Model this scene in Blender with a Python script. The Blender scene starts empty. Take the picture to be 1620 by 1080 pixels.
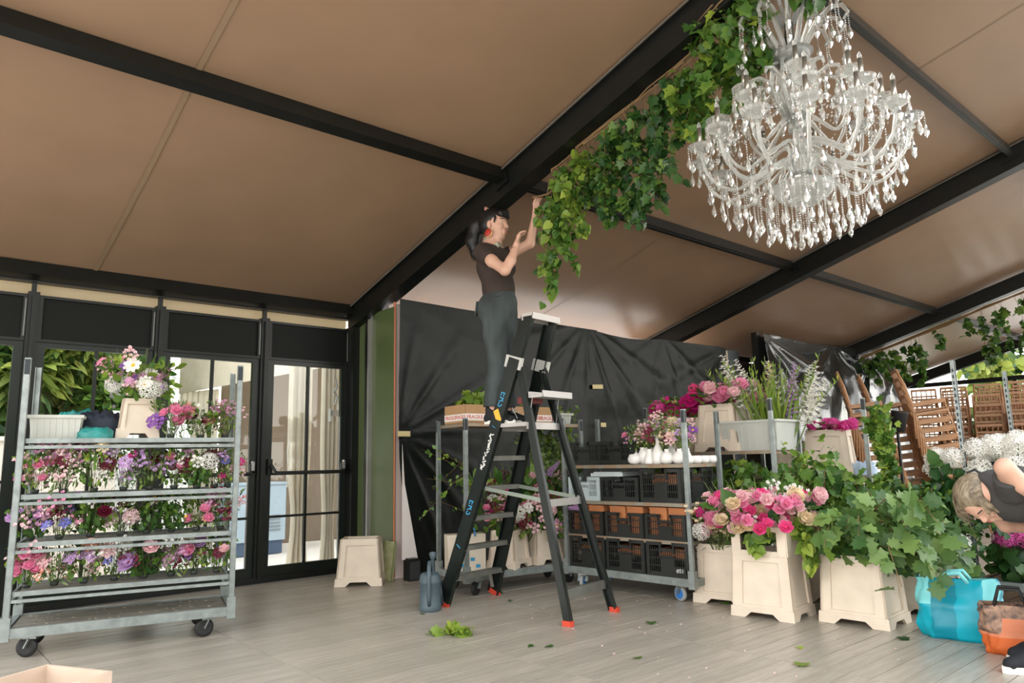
import bpy, math, random, time
import numpy as np
from mathutils import Vector, Matrix, Euler, noise

T0 = time.time()
PI = math.pi
rnd = random.Random(11)
SC = bpy.context.scene
COL = SC.collection

# ------------------------------------------------------------------ camera, sky, exposure
cam_d = bpy.data.cameras.new('camera')
cam_o = bpy.data.objects.new('camera', cam_d)
COL.objects.link(cam_o)
cam_d.sensor_width = 36.0
cam_d.lens = 25.468
cam_d.clip_end = 200
CAMROWS = ((0.75553076, -0.65478176, -0.02083541), (-0.09016082, -0.13542997, 0.98667611), (0.64887926, 0.74358562, 0.16135717))
_r, _u, _f = [Vector(a) for a in CAMROWS]
cam_o.matrix_world = Matrix(((_r.x, _u.x, -_f.x, 0), (_r.y, _u.y, -_f.y, 0), (_r.z, _u.z, -_f.z, 1.168), (0, 0, 0, 1)))
SC.camera = cam_o

world = bpy.data.worlds.new('overcast_sky')
SC.world = world
world.use_nodes = True
_wn = world.node_tree.nodes
_wl = world.node_tree.links
_bg = _wn['Background']
_tc = _wn.new('ShaderNodeTexCoord')
_sx = _wn.new('ShaderNodeSeparateXYZ')
_rp = _wn.new('ShaderNodeValToRGB')
_wl.new(_tc.outputs['Generated'], _sx.inputs[0])
_wl.new(_sx.outputs[2], _rp.inputs[0])
_rp.color_ramp.elements[0].position = 0.0
_rp.color_ramp.elements[0].color = (1.0, 0.95, 0.87, 1)
_rp.color_ramp.elements[1].position = 0.7
_rp.color_ramp.elements[1].color = (0.86, 0.92, 1.0, 1)
_wl.new(_rp.outputs[0], _bg.inputs[0])
_bg.inputs[1].default_value = 1.9

SC.view_settings.view_transform = 'Standard'
SC.view_settings.look = 'None'
SC.view_settings.gamma = 1.0
SC.view_settings.exposure = 1.35
SC.view_settings.use_curve_mapping = False

# ------------------------------------------------------------------ materials
MATS = {}
def M(name, col, rough=0.5, metal=0.0, var=0.0, vscale=6.0, bump=0.0, bscale=40.0, island=0.0, objvar=0.0,
      trans=0.0, coat=0.0, transl=0.0, spec=0.5, ior=1.45, stretch=None, col2=None, alpha=1.0):
    if name in MATS: return MATS[name]
    m = bpy.data.materials.new(name); m.use_nodes = True
    nt = m.node_tree; N = nt.nodes; L = nt.links
    b = N['Principled BSDF']
    b.inputs['Roughness'].default_value = rough
    b.inputs['Metallic'].default_value = metal
    b.inputs['Specular IOR Level'].default_value = spec
    b.inputs['IOR'].default_value = ior
    b.inputs['Transmission Weight'].default_value = trans
    b.inputs['Coat Weight'].default_value = coat
    b.inputs['Alpha'].default_value = alpha
    rgb = N.new('ShaderNodeRGB'); rgb.outputs[0].default_value = (*col, 1)
    cur = rgb.outputs[0]
    vec = None
    if var or bump:
        tc = N.new('ShaderNodeTexCoord'); vec = tc.outputs['Object']
        if stretch:
            mp = N.new('ShaderNodeMapping'); mp.inputs['Scale'].default_value = stretch
            L.new(vec, mp.inputs[0]); vec = mp.outputs[0]
    if var:
        nz = N.new('ShaderNodeTexNoise'); nz.inputs['Scale'].default_value = vscale; nz.inputs['Detail'].default_value = 5
        L.new(vec, nz.inputs['Vector'])
        mr = N.new('ShaderNodeMapRange'); mr.inputs[1].default_value = 0.3; mr.inputs[2].default_value = 0.7
        L.new(nz.outputs[0], mr.inputs[0])
        mx = N.new('ShaderNodeMix'); mx.data_type = 'RGBA'
        c2 = col2 if col2 else tuple(min(1, c * (1 + var)) for c in col)
        c1 = col if col2 else tuple(c * (1 - var) for c in col)
        mx.inputs[6].default_value = (*c1, 1); mx.inputs[7].default_value = (*c2, 1)
        L.new(mr.outputs[0], mx.inputs[0]); cur = mx.outputs[2]
    for amt, kind in ((island, 'i'), (objvar, 'o')):
        if not amt: continue
        if kind == 'i':
            g = N.new('ShaderNodeNewGeometry'); src = g.outputs['Random Per Island']
        else:
            g = N.new('ShaderNodeObjectInfo'); src = g.outputs['Random']
        mr = N.new('ShaderNodeMapRange'); mr.inputs[3].default_value = 1 - amt; mr.inputs[4].default_value = 1 + amt
        L.new(src, mr.inputs[0])
        hs = N.new('ShaderNodeHueSaturation'); L.new(mr.outputs[0], hs.inputs['Value']); L.new(cur, hs.inputs['Color'])
        mh = N.new('ShaderNodeMapRange'); mh.inputs[3].default_value = 0.5 + amt * 0.06; mh.inputs[4].default_value = 0.5 - amt * 0.06
        L.new(src, mh.inputs[0]); L.new(mh.outputs[0], hs.inputs['Hue'])
        cur = hs.outputs[0]
    L.new(cur, b.inputs['Base Color'])
    if bump:
        nb = N.new('ShaderNodeTexNoise'); nb.inputs['Scale'].default_value = bscale; nb.inputs['Detail'].default_value = 4
        L.new(vec, nb.inputs['Vector'])
        bp = N.new('ShaderNodeBump'); bp.inputs['Strength'].default_value = bump; bp.inputs['Distance'].default_value = 0.02
        L.new(nb.outputs[0], bp.inputs['Height']); L.new(bp.outputs[0], b.inputs['Normal'])
    if transl:
        out = N['Material Output']; t = N.new('ShaderNodeBsdfTranslucent'); ms = N.new('ShaderNodeMixShader')
        L.new(cur, t.inputs['Color']); ms.inputs[0].default_value = transl
        L.new(b.outputs[0], ms.inputs[1]); L.new(t.outputs[0], ms.inputs[2]); L.new(ms.outputs[0], out.inputs['Surface'])
    MATS[name] = m
    return m

def glass_pane_mat():
    m = bpy.data.materials.new('window_glass'); m.use_nodes = True
    N = m.node_tree.nodes; L = m.node_tree.links
    N.remove(N['Principled BSDF'])
    tr = N.new('ShaderNodeBsdfTransparent'); tr.inputs[0].default_value = (0.94, 0.96, 0.94, 1)
    gl = N.new('ShaderNodeBsdfGlossy'); gl.inputs['Roughness'].default_value = 0.02
    fr = N.new('ShaderNodeFresnel'); fr.inputs[0].default_value = 1.45
    ms = N.new('ShaderNodeMixShader')
    L.new(fr.outputs[0], ms.inputs[0]); L.new(tr.outputs[0], ms.inputs[1]); L.new(gl.outputs[0], ms.inputs[2])
    L.new(ms.outputs[0], N['Material Output'].inputs['Surface'])
    return m

def crystal_mat(name, tint, w):
    m = bpy.data.materials.new(name); m.use_nodes = True
    N = m.node_tree.nodes; L = m.node_tree.links
    b = N['Principled BSDF']
    b.inputs['Base Color'].default_value = (*tint, 1); b.inputs['Roughness'].default_value = 0.04
    b.inputs['Transmission Weight'].default_value = 1.0; b.inputs['IOR'].default_value = 1.55
    d = N.new('ShaderNodeBsdfTranslucent'); d.inputs[0].default_value = (0.95, 0.95, 0.92, 1)
    d2 = N.new('ShaderNodeBsdfDiffuse'); d2.inputs[0].default_value = (0.95, 0.95, 0.92, 1)
    a = N.new('ShaderNodeAddShader'); ms = N.new('ShaderNodeMixShader'); h = N.new('ShaderNodeMixShader')
    h.inputs[0].default_value = 0.5
    L.new(d.outputs[0], h.inputs[1]); L.new(d2.outputs[0], h.inputs[2])
    ms.inputs[0].default_value = w  # white share put into the glass stands for its sparkle
    L.new(b.outputs[0], ms.inputs[1]); L.new(h.outputs[0], ms.inputs[2]); L.new(ms.outputs[0], N['Material Output'].inputs['Surface'])
    N.remove(a)
    return m

black_metal = M('black_painted_steel', (0.006, 0.007, 0.006), 0.38, 0.0, var=0.25, vscale=9)
green_black = M('dark_green_painted_steel', (0.008, 0.012, 0.009), 0.35, 0.0, var=0.2)
panel_black = M('black_door_panel', (0.005, 0.006, 0.005), 0.6, spec=0.3)
galv = M('galvanised_steel', (0.27, 0.3, 0.29), 0.45, 0.55, var=0.22, vscale=14, bump=0.08, bscale=60)
galv_rust = M('galvanised_shelf_edge', (0.3, 0.295, 0.24), 0.5, 0.4, var=0.35, vscale=11, col2=(0.34, 0.2, 0.11))
alum = M('aluminium', (0.42, 0.41, 0.39), 0.45, 0.7, var=0.1)
ply = M('weathered_plywood', (0.2, 0.18, 0.145), 0.8, var=0.35, vscale=5, stretch=(1, 6, 1), bump=0.2)
cream = M('cream_bucket_plastic', (0.76, 0.65, 0.52), 0.45, var=0.07, vscale=7, transl=0.12)
cream_white = M('pale_bucket_plastic', (0.78, 0.7, 0.6), 0.45, var=0.06, vscale=7, transl=0.12)
crate_black = M('black_crate_plastic', (0.012, 0.0135, 0.012), 0.4, spec=0.6)
vinyl = M('tan_roof_vinyl', (0.345, 0.22, 0.136), 0.33, var=0.05, vscale=2.0, bump=0.1, bscale=2.5, spec=0.7)
seam_m = M('roof_weld_seam', (0.31, 0.215, 0.13), 0.34)
cream_vinyl = M('cream_vinyl', (0.62, 0.53, 0.38), 0.6, transl=0.45)
board_m = M('grey_painted_board', (0.385, 0.345, 0.283), 0.27, objvar=0.09, var=0.12, vscale=3.5, stretch=(1, 9, 1), bump=0.12, bscale=30)
subfloor_m = M('dark_gap_under_boards', (0.025, 0.023, 0.02), 0.9)
plastic = M('black_plastic_sheeting', (0.005, 0.0068, 0.0052), 0.37, bump=0.2, bscale=7.0, spec=0.2)
green_panel = M('dark_green_gloss_panel', (0.085, 0.115, 0.045), 0.28, spec=0.6)  # green lifted to put the reflected trees into the panel colour
pink_panel = M('pale_pink_panel', (0.72, 0.6, 0.55), 0.6)
terra_edge = M('terracotta_board_edge', (0.62, 0.22, 0.12), 0.6)
tape_m = M('masking_tape', (0.6, 0.5, 0.25), 0.7)
glass_m = glass_pane_mat()
paving_m = M('pale_concrete_paving', (0.62, 0.57, 0.52), 0.85, var=0.1, vscale=1.5)
rubber = M('black_rubber', (0.015, 0.015, 0.015), 0.6)
blue_wheel = M('blue_wheel_plastic', (0.03, 0.17, 0.5), 0.4)
grey_tyre = M('grey_tyre_rubber', (0.3, 0.31, 0.31), 0.6)
white_cer = M('white_ceramic', (0.82, 0.8, 0.76), 0.25)
clear_tub = M('translucent_polypropylene', (0.78, 0.79, 0.74), 0.35, transl=0.5, var=0.04)
card = M('brown_cardboard', (0.42, 0.25, 0.12), 0.8, var=0.05)
tape_white = M('white_parcel_tape', (0.78, 0.72, 0.66), 0.4)
red_ink = M('red_print', (0.55, 0.05, 0.03), 0.6)
blue_ink = M('blue_paint_mark', (0.03, 0.28, 0.5), 0.6)
white_ink = M('white_print', (0.7, 0.7, 0.66), 0.6)
yellow_ink = M('yellow_sticker', (0.75, 0.45, 0.05), 0.6)
orange_box = M('terracotta_clay', (0.45, 0.17, 0.065), 0.75, var=0.12)
wood = M('varnished_beech', (0.43, 0.225, 0.11), 0.42, var=0.15, vscale=6)
wood_far = M('varnished_beech_stack', (0.4, 0.21, 0.105), 0.5, var=0.12, objvar=0.1)
skin = M('skin', (0.62, 0.36, 0.26), 0.5, var=0.05, vscale=8)
hair_black = M('black_hair', (0.007, 0.006, 0.006), 0.45, var=0.3, vscale=30, stretch=(1, 1, 0.1))
hair_blond = M('ash_blond_hair', (0.09, 0.065, 0.04), 0.55, col2=(0.34, 0.27, 0.18), var=0.3, vscale=26, stretch=(1, 4, 1))
brown_shirt = M('dark_brown_jersey', (0.042, 0.028, 0.022), 0.85, bump=0.15, bscale=25)
grey_shirt = M('charcoal_jersey', (0.055, 0.052, 0.05), 0.85, bump=0.15, bscale=25)
denim = M('faded_black_denim', (0.042, 0.052, 0.052), 0.85, var=0.5, vscale=7, bump=0.35, bscale=30, stretch=(1, 1, 0.35))
black_denim = M('black_denim', (0.010, 0.012, 0.016), 0.85)
shoe_black = M('black_canvas', (0.012, 0.013, 0.016), 0.8)
shoe_white = M('white_shoe_rubber', (0.75, 0.72, 0.66), 0.5)

LEAF = {
    'mid': M('leaf_mid_green', (0.11, 0.22, 0.035), 0.4, island=0.5, transl=0.3),
    'dark': M('leaf_dark_green', (0.04, 0.105, 0.025), 0.35, island=0.5, transl=0.22),
    'lime': M('leaf_lime_green', (0.22, 0.33, 0.045), 0.45, island=0.4, transl=0.35),
    'oak': M('leaf_oak_green', (0.12, 0.22, 0.06), 0.45, island=0.5, transl=0.3),
    'sage': M('leaf_sage_green', (0.17, 0.24, 0.09), 0.5, island=0.5, transl=0.25),
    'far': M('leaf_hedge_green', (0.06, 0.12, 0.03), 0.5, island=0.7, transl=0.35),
    'yellow': M('leaf_lit_yellow_green', (0.22, 0.27, 0.05), 0.5, island=0.4, transl=0.35),
}
LEAF_O = {k: M('single_' + m.name, {'mid': (0.095, 0.2, 0.032), 'dark': (0.04, 0.105, 0.025), 'lime': (0.22, 0.33, 0.045), 'oak': (0.12, 0.22, 0.06), 'sage': (0.13, 0.19, 0.075)}.get(k, (0.1, 0.2, 0.05)), 0.42, objvar=0.45, transl=0.3) for k, m in LEAF.items()}
stem_m = M('green_stem', (0.12, 0.17, 0.05), 0.6)
twig_m = M('brown_twig', (0.2, 0.12, 0.05), 0.7)
PET = {k: M('petal_' + k, c, 0.55, island=0.16, transl=0.3) for k, c in dict(
    pink=(0.85, 0.33, 0.5), palepink=(0.86, 0.58, 0.6), magenta=(0.7, 0.03, 0.27), hotpink=(0.85, 0.11, 0.33), white=(0.88, 0.86, 0.8),
    cream=(0.8, 0.66, 0.44), lilac=(0.6, 0.38, 0.66), purple=(0.28, 0.1, 0.42), burgundy=(0.16, 0.012, 0.035), peach=(0.8, 0.42, 0.3),
    blue=(0.2, 0.2, 0.6), mauve=(0.68, 0.36, 0.55), pinkmag=(0.78, 0.13, 0.42), yellow=(0.8, 0.55, 0.08)).items()}

# ------------------------------------------------------------------ mesh helpers
class MB:
    def __init__(s):
        s.v = []; s.f = []; s.mi = []; s.cur = 0
    def add(s, vs, fs, mat=None):
        o = len(s.v)
        if mat is not None: vs = [mat @ Vector(p) for p in vs]
        s.v.extend([tuple(p) for p in vs]); s.f.extend([tuple(i + o for i in f) for f in fs]); s.mi.extend([s.cur] * len(fs))
        return s
    def box(s, c, d, rot=None, top=(1, 1)):
        hx, hy, hz = d[0] / 2, d[1] / 2, d[2] / 2
        vs = []
        for z, k in ((-hz, (1, 1)), (hz, top)):
            for x, y in ((-hx, -hy), (hx, -hy), (hx, hy), (-hx, hy)):
                vs.append(Vector((x * k[0], y * k[1], z)))
        if rot is not None: vs = [rot @ p for p in vs]
        c = Vector(c)
        return s.add([p + c for p in vs], [(0, 3, 2, 1), (4, 5, 6, 7), (0, 1, 5, 4), (1, 2, 6, 5), (2, 3, 7, 6), (3, 0, 4, 7)])
    def beam(s, p, q, w, h, up=(0, 0, 1)):
        p, q = Vector(p), Vector(q); d = q - p; L = d.length; d.normalize()
        u = Vector(up); x = u.cross(d)
        if x.length < 1e-4: x = Vector((1, 0, 0)).cross(d)
        x.normalize(); y = d.cross(x)
        R_ = Matrix((x, y, d)).transposed()
        return s.box((p + q) / 2, (w, h, L), R_)
    def tube(s, path, r, n=6, r2=None, cap=True):
        path = [Vector(p) for p in path]; k = len(path)
        rs = r if isinstance(r, (list, tuple)) else [r + ((r2 if r2 is not None else r) - r) * i / max(1, k - 1) for i in range(k)]
        vs = []; prev = None
        for i, p in enumerate(path):
            d = (path[min(i + 1, k - 1)] - path[max(i - 1, 0)])
            if d.length < 1e-9: d = Vector((0, 0, 1))
            d.normalize()
            if prev is None:
                a = Vector((0, 0, 1)) if abs(d.z) < 0.9 else Vector((1, 0, 0))
                x = d.cross(a).normalized()
            else:
                x = (prev - d * prev.dot(d))
                x = x.normalized() if x.length > 1e-6 else d.orthogonal().normalized()
            prev = x; y = d.cross(x)
            for j in range(n):
                t = 2 * PI * j / n
                vs.append(p + (x * math.cos(t) + y * math.sin(t)) * rs[i])
        fs = [(i * n + j, i * n + (j + 1) % n, (i + 1) * n + (j + 1) % n, (i + 1) * n + j) for i in range(k - 1) for j in range(n)]
        if cap: fs += [tuple(range(n - 1, -1, -1)), tuple((k - 1) * n + j for j in range(n))]
        return s.add(vs, fs)
    def lathe(s, prof, n=14, mat=None):
        vs = [(r * math.cos(2 * PI * j / n), r * math.sin(2 * PI * j / n), z) for r, z in prof for j in range(n)]
        k = len(prof)
        fs = [(i * n + j, i * n + (j + 1) % n, (i + 1) * n + (j + 1) % n, (i + 1) * n + j) for i in range(k - 1) for j in range(n)]
        if prof[0][0] > 1e-6: fs.append(tuple(range(n - 1, -1, -1)))
        if prof[-1][0] > 1e-6: fs.append(tuple((k - 1) * n + j for j in range(n)))
        return s.add(vs, fs, mat)
    def mesh(s, name, mats, smooth=False):
        me = bpy.data.meshes.new(name)
        me.from_pydata(s.v, [], s.f)
        if not isinstance(mats, (list, tuple)): mats = [mats]
        for m in mats: me.materials.append(m)
        if len(mats) > 1: me.polygons.foreach_set('material_index', s.mi)
        if smooth: me.polygons.foreach_set('use_smooth', [True] * len(me.polygons))
        me.update()
        return me
    def build(s, name, mats, parent=None, smooth=False, loc=None):
        o = bpy.data.objects.new(name, s.mesh(name, mats, smooth)); COL.objects.link(o)
        if parent is not None: o.parent = parent
        if loc is not None: o.location = loc
        return o

def obj(name, me, parent=None, loc=(0, 0, 0), rot=(0, 0, 0), scale=1.0):
    o = bpy.data.objects.new(name, me); COL.objects.link(o)
    if parent is not None: o.parent = parent
    o.location = loc; o.rotation_euler = rot
    o.scale = (scale, scale, scale) if not isinstance(scale, (tuple, list)) else scale
    return o
def tag(o, label=None, cat=None, group=None, kind=None):
    if label: o['label'] = label
    if cat: o['category'] = cat
    if group: o['group'] = group
    if kind: o['kind'] = kind
    return o
def thing(name, label, cat, loc=(0, 0, 0), rz=0.0, group=None):
    o = bpy.data.objects.new(name, None); COL.objects.link(o)
    o.location = loc; o.rotation_euler = (0, 0, rz); o.empty_display_size = 0.1
    return tag(o, label, cat, group)
def setting(name, me_or_none, loc=(0, 0, 0)):
    o = bpy.data.objects.new(name, me_or_none); COL.objects.link(o); o.location = loc
    o['kind'] = 'structure'
    return o
def dup(root, loc=None, rz=None, label=None, group=None):
    r = root.copy(); COL.objects.link(r)
    if loc is not None: r.location = loc
    if rz is not None: r.rotation_euler = (r.rotation_euler[0], r.rotation_euler[1], rz)
    if label: r['label'] = label
    if group: r['group'] = group
    for ch in list(root.children):
        c = ch.copy(); COL.objects.link(c); c.parent = r
        for g in list(ch.children):
            d = g.copy(); COL.objects.link(d); d.parent = c
    return r
def text_part(name, body, size, mat, parent, loc, rot, extrude=0.0008, align='CENTER'):
    cu = bpy.data.curves.new(name, 'FONT'); cu.body = body; cu.size = size; cu.extrude = extrude
    cu.align_x = align; cu.align_y = 'CENTER'; cu.resolution_u = 3
    t = bpy.data.objects.new(name, cu); COL.objects.link(t)
    me = bpy.data.meshes.new_from_object(t.evaluated_get(bpy.context.evaluated_depsgraph_get()))
    bpy.data.objects.remove(t); bpy.data.curves.remove(cu)
    me.materials.clear(); me.materials.append(mat)
    o = bpy.data.objects.new(name, me); COL.objects.link(o); o.parent = parent; o.location = loc
    if isinstance(rot, Matrix): o.rotation_euler = rot.to_euler()
    else: o.rotation_euler = rot
    return o
def rotz(a): return Matrix.Rotation(a, 3, 'Z')
def frame(x, y, z):  # rotation matrix from axes
    return Matrix((x, y, z)).transposed()
# ------------------------------------------------------------------ the tent: floor, roof, walls
T_ROOF = 0.2824
def roof_z(y): return 2.91 + (7.335 - y) * T_ROOF
RX = [-1.05, 4.05, 9.15, 14.3, 19.4]        # rafters

fl = MB(); fl.box((9.3, 0.6, -0.045), (21.4, 13.9, 0.05))
floor = fl.build('floor', subfloor_m); floor['kind'] = 'structure'
bl = MB(); bl.box((0, 0, -0.01), (1.034, 0.1195, 0.02))
board_me = bl.mesh('floorboard', board_m)
cells = []
for i in range(-2, 18):
    for j in range(-20, 60):
        x = 0.38 + 1.04 * i + 0.02; y = 0.005 + 0.1255 * j
        if y > 7.4: continue
        d = (x * 0.649 + y * 0.744); l = abs(x * 0.755 - y * 0.655)
        vis = d > 2.2 and l < d * 0.75
        cells.append(((d if vis else 100 + d), x, y))
cells.sort()
rest = MB()
for k, (d, x, y) in enumerate(cells):
    if k < 300: obj('floorboard', board_me, floor, (x, y, rnd.uniform(-0.0012, 0.0012)))
    else: rest.box((x, y, -0.01), (1.034, 0.1195, 0.02))
tag(rest.build('floorboard', M('grey_painted_board_far', (0.385, 0.345, 0.283), 0.27, island=0.09, var=0.12, vscale=3.5, stretch=(1, 9, 1)), floor), kind='stuff')

gr = MB(); gr.box((8, 24, -0.16), (70, 33, 0.1)); gr.box((8, -21.5, -0.16), (70, 30, 0.1)); gr.box((-14, 1, -0.16), (24, 14, 0.1)); gr.box((32, 1, -0.16), (24, 14, 0.1))
paving = gr.build('ground', paving_m); paving['kind'] = 'structure'

# roof sheets, one per bay
ceil = setting('ceiling', None)
for b in range(len(RX) - 1):
    x0, x1 = RX[b], RX[b + 1]
    m = MB(); nx, ny = 16, 36
    vs = []
    for j in range(ny + 1):
        y = 7.42 - (7.42 + 0.2) * j / ny
        for i in range(nx + 1):
            u = i / nx; x = x0 + (x1 - x0) * u
            sag = -0.035 * math.sin(PI * u) * abs(math.sin(PI * (y - 2.05) / 2.6)) + 0.012 * noise.noise((x * 0.9, y * 0.7, b))
            vs.append((x, y, roof_z(y) + 0.05 + sag))
    fs = [(j * (nx + 1) + i, j * (nx + 1) + i + 1, (j + 1) * (nx + 1) + i + 1, (j + 1) * (nx + 1) + i) for j in range(ny) for i in range(nx)]
    m.add(vs, fs); m.build('roof_sheet', vinyl, ceil, True)
    if b in (0, 1):
        xs = 1.36 if b == 0 else 6.55
        w = 0.018 if b == 0 else 0.006
        k = MB(); vs = []
        for j in range(ny + 1):
            y = 7.42 - (7.42 + 0.2) * j / ny; u = (xs - x0) / (x1 - x0)
            for dx in (-w, w):
                sag = -0.035 * math.sin(PI * u) * abs(math.sin(PI * (y - 2.05) / 2.6)) + 0.012 * noise.noise(((xs + dx) * 0.9, y * 0.7, b))
                vs.append((xs + dx, y, roof_z(y) + 0.05 + sag - 0.008))
        k.add(vs, [(2 * j, 2 * j + 1, 2 * j + 3, 2 * j + 2) for j in range(ny)])
        k.build('weld_seam', seam_m, ceil, True)
# translucent west and east gable triangles are open; rafters, purlins, eave beams
nt = [0]
def trim(mb, mat, smooth=False):
    nt[0] += 1
    o = mb.build('trim_%d' % nt[0], mat, None, smooth); o['kind'] = 'structure'; return o
for k, x in enumerate(RX):
    m = MB()
    m.beam((x, 7.36, roof_z(7.36) - 0.09), (x, -0.2, roof_z(-0.2) - 0.09), 0.15, 0.23, (0, 0, 1))
    m.beam((x, 7.36, roof_z(7.36) + 0.025), (x, -0.2, roof_z(-0.2) + 0.025), 0.2, 0.012)
    m.beam((x, 7.36, roof_z(7.36) - 0.21), (x, -0.2, roof_z(-0.2) - 0.21), 0.17, 0.012)
    m.box((x, 7.36, 1.4), (0.14, 0.12, 2.8))
    for y in (4.64, 2.05):      # bracket plates where the purlins meet
        m.box((x, y, roof_z(y) - 0.06), (0.2, 0.17, 0.12), Matrix.Rotation(-math.atan(T_ROOF), 3, 'X'))
    trim(m, black_metal)
    m = MB(); m.beam((x - 0.11, 7.36, roof_z(7.36) + 0.02), (x - 0.11, -0.2, roof_z(-0.2) + 0.02), 0.012, 0.012); trim(m, M('dull_track', (0.2, 0.18, 0.15), 0.5, 0.3))
for y, w, mat in ((7.36, 0.13, black_metal), (4.64, 0.1, black_metal), (2.05, 0.075, M('dark_grey_steel', (0.05, 0.05, 0.046), 0.4, 0.5)), (-0.2, 0.1, black_metal)):
    for b in range(len(RX) - 1):
        if y == 7.36 and b > 0: continue
        m = MB()
        ww = w if b == 0 else w * 0.75
        m.box(((RX[b] + RX[b + 1]) / 2, y, roof_z(y) - 0.02), (RX[b + 1] - RX[b] - 0.16, ww, 0.12), Matrix.Rotation(-math.atan(T_ROOF), 3, 'X'))
        if b > 0: m.box(((RX[b] + RX[b + 1]) / 2, y - ww * 0.3, roof_z(y) - 0.084), (RX[b + 1] - RX[b] - 0.16, 0.012, 0.012), Matrix.Rotation(-math.atan(T_ROOF), 3, 'X'))
        trim(m, mat)

# left wall of glazed doors (plane y = 7.45)
wl = setting('wall_left', None)
m = MB(); m.box((1.45, 7.53, 2.75), (5.1, 0.012, 0.2)); m.build('valance', cream_vinyl, wl)
m = MB(); m.box((1.45, 7.45, 0.03), (5.1, 0.12, 0.06)); m.build('threshold', black_metal, wl)
m = MB(); m.box((1.45, 7.45, 2.85), (5.1, 0.1, 0.1)); m.build('head_rail', black_metal, wl)
PX = [-1.16, -0.12, 0.92, 1.96, 3.0, 4.02]
for x in PX:
    m = MB(); m.box((x, 7.45, 1.38), (0.085, 0.11, 2.66)); m.box((x, 7.45, 2.76), (0.035, 0.05, 0.14)); m.box((x, 7.385, 1.36), (0.03, 0.03, 2.62))
    m.build('post', black_metal, wl)
for k in range(5):
    x0, x1 = PX[k] + 0.045, PX[k + 1] - 0.045; cx = (x0 + x1) / 2; w = x1 - x0
    d = setting('door_%d' % (k + 1), None, (cx, 7.45, 0))
    m = MB()
    for sx in (-1, 1): m.box((sx * (w / 2 - 0.035), 0, 1.14), (0.07, 0.05, 2.26))
    m.box((0, 0, 0.1), (w - 0.14, 0.05, 0.1)); m.box((0, 0, 2.25), (w - 0.14, 0.05, 0.045))
    m.build('frame', green_black, d)
    m = MB(); m.box((0, 0.0, 2.48), (w - 0.06, 0.03, 0.4)); m.build('top_panel', panel_black, d)
    m = MB()
    for z in (2.285, 2.675): m.box((0, -0.01, z), (w, 0.06, 0.025))
    for sx in (-1, 1): m.box((sx * (w / 2 - 0.015), -0.01, 2.48), (0.03, 0.06, 0.365))
    m.build('panel_rim', black_metal, d)
    hw = w / 2 - 0.07
    m = MB(); m.box((0, 0, 1.19), (0.028, 0.035, 2.08)); m.build('muntin', black_metal, d)
    if k != 2:
        for z in (0.64, 1.075):
            m = MB(); m.box((0, 0, z), (2 * hw, 0.032, 0.024)); m.build('muntin', black_metal, d)
        rows = ((0.15, 0.628), (0.652, 1.063), (1.087, 2.228))
    else: rows = ((0.15, 2.228),)
    for a, b in rows:
        for s in (-1, 1):
            m = MB(); m.box((s * (hw / 2 + 0.006), 0.004, (a + b) / 2), (hw - 0.02, 0.006, b - a)); m.build('pane', glass_m, d)
    if k in (3, 4):
        m = MB(); zz = 1.1
        m.tube([(-hw - 0.02, -0.03, zz + 0.07), (-hw - 0.02, -0.1, zz + 0.06), (-hw + 0.01, -0.12, zz - 0.0), (-hw + 0.05, -0.12, zz - 0.01), (hw, -0.12, zz - 0.01), (hw + 0.02, -0.1, zz), (hw + 0.02, -0.03, zz + 0.02)], 0.014, 8)
        m.box((-hw - 0.025, -0.045, zz + 0.05), (0.05, 0.04, 0.16)); m.box((hw + 0.02, -0.045, zz + 0.02), (0.045, 0.04, 0.12))
        pb = m.build('panic_bar', black_metal, d)
        m = MB(); m.box((hw + 0.02, -0.07, zz + 0.06), (0.03, 0.02, 0.09)); m.tube([(hw + 0.02, -0.07, zz + 0.1), (hw + 0.0, -0.1, zz + 0.1)], 0.012, 8); m.build('latch', alum, pb)
    m = MB(); m.box((w / 2 - 0.012, -0.04, 2.48), (0.012, 0.012, 0.33)); m.build('hinge_rail', M('worn_steel', (0.2, 0.2, 0.19), 0.45, 0.6), d)

# return wall and the cabin wall behind the sheeting
wb = setting('wall_back', None)
m = MB(); m.box((4.075, 7.18, 1.38), (0.03, 0.3, 2.72)); m.build('return_panel', green_panel, wb)
m = MB(); m.box((4.075, 6.79, 1.42), (0.03, 0.44, 2.8)); m.build('return_panel', green_panel, wb)
m = MB(); m.box((4.04, 7.03, 1.38), (0.05, 0.03, 2.74)); m.build('cover_rail', alum, wb)
m = MB(); m.box((4.04, 7.075, 1.38), (0.05, 0.05, 2.74)); m.build('cover_rail', black_metal, wb)
m = MB(); m.box((7.17, 6.64, 1.43), (6.2, 0.1, 2.86)); m.build('cabin_panel', pink_panel, wb)
m = MB(); m.box((4.072, 6.575, 1.44), (0.014, 0.03, 2.86)); m.build('board_edge', terra_edge, wb)
m = MB(); m.box((10.32, 6.57, 1.45), (0.05, 0.12, 2.8)); m.build('plank', M('pale_pine', (0.42, 0.36, 0.27), 0.7), wb)
m = MB(); m.box((10.55, 6.6, 1.45), (0.36, 0.1, 2.86)); m.build('plank', M('slate_board', (0.06, 0.07, 0.075), 0.6), wb)
m = MB(); m.box((15.2, 7.4, 1.45), (9.2, 0.06, 2.9)); m.build('back_panel', M('dark_brown_board', (0.05, 0.028, 0.018), 0.8), wb)
m = MB(); m.box((10.75, 6.75, 2.8), (1.3, 0.08, 0.08)); m.build('cross_rail', black_metal, wb)
m = MB(); m.box((13.28, 6.28, 1.56), (4.9, 0.06, 3.1)); m.build('screen_panel', M('screen_board', (0.03, 0.035, 0.035), 0.7), wb)
m = MB(); m.box((10.8, 6.26, 1.58), (0.09, 0.1, 3.16)); m.build('screen_post', black_metal, wb)
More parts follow.
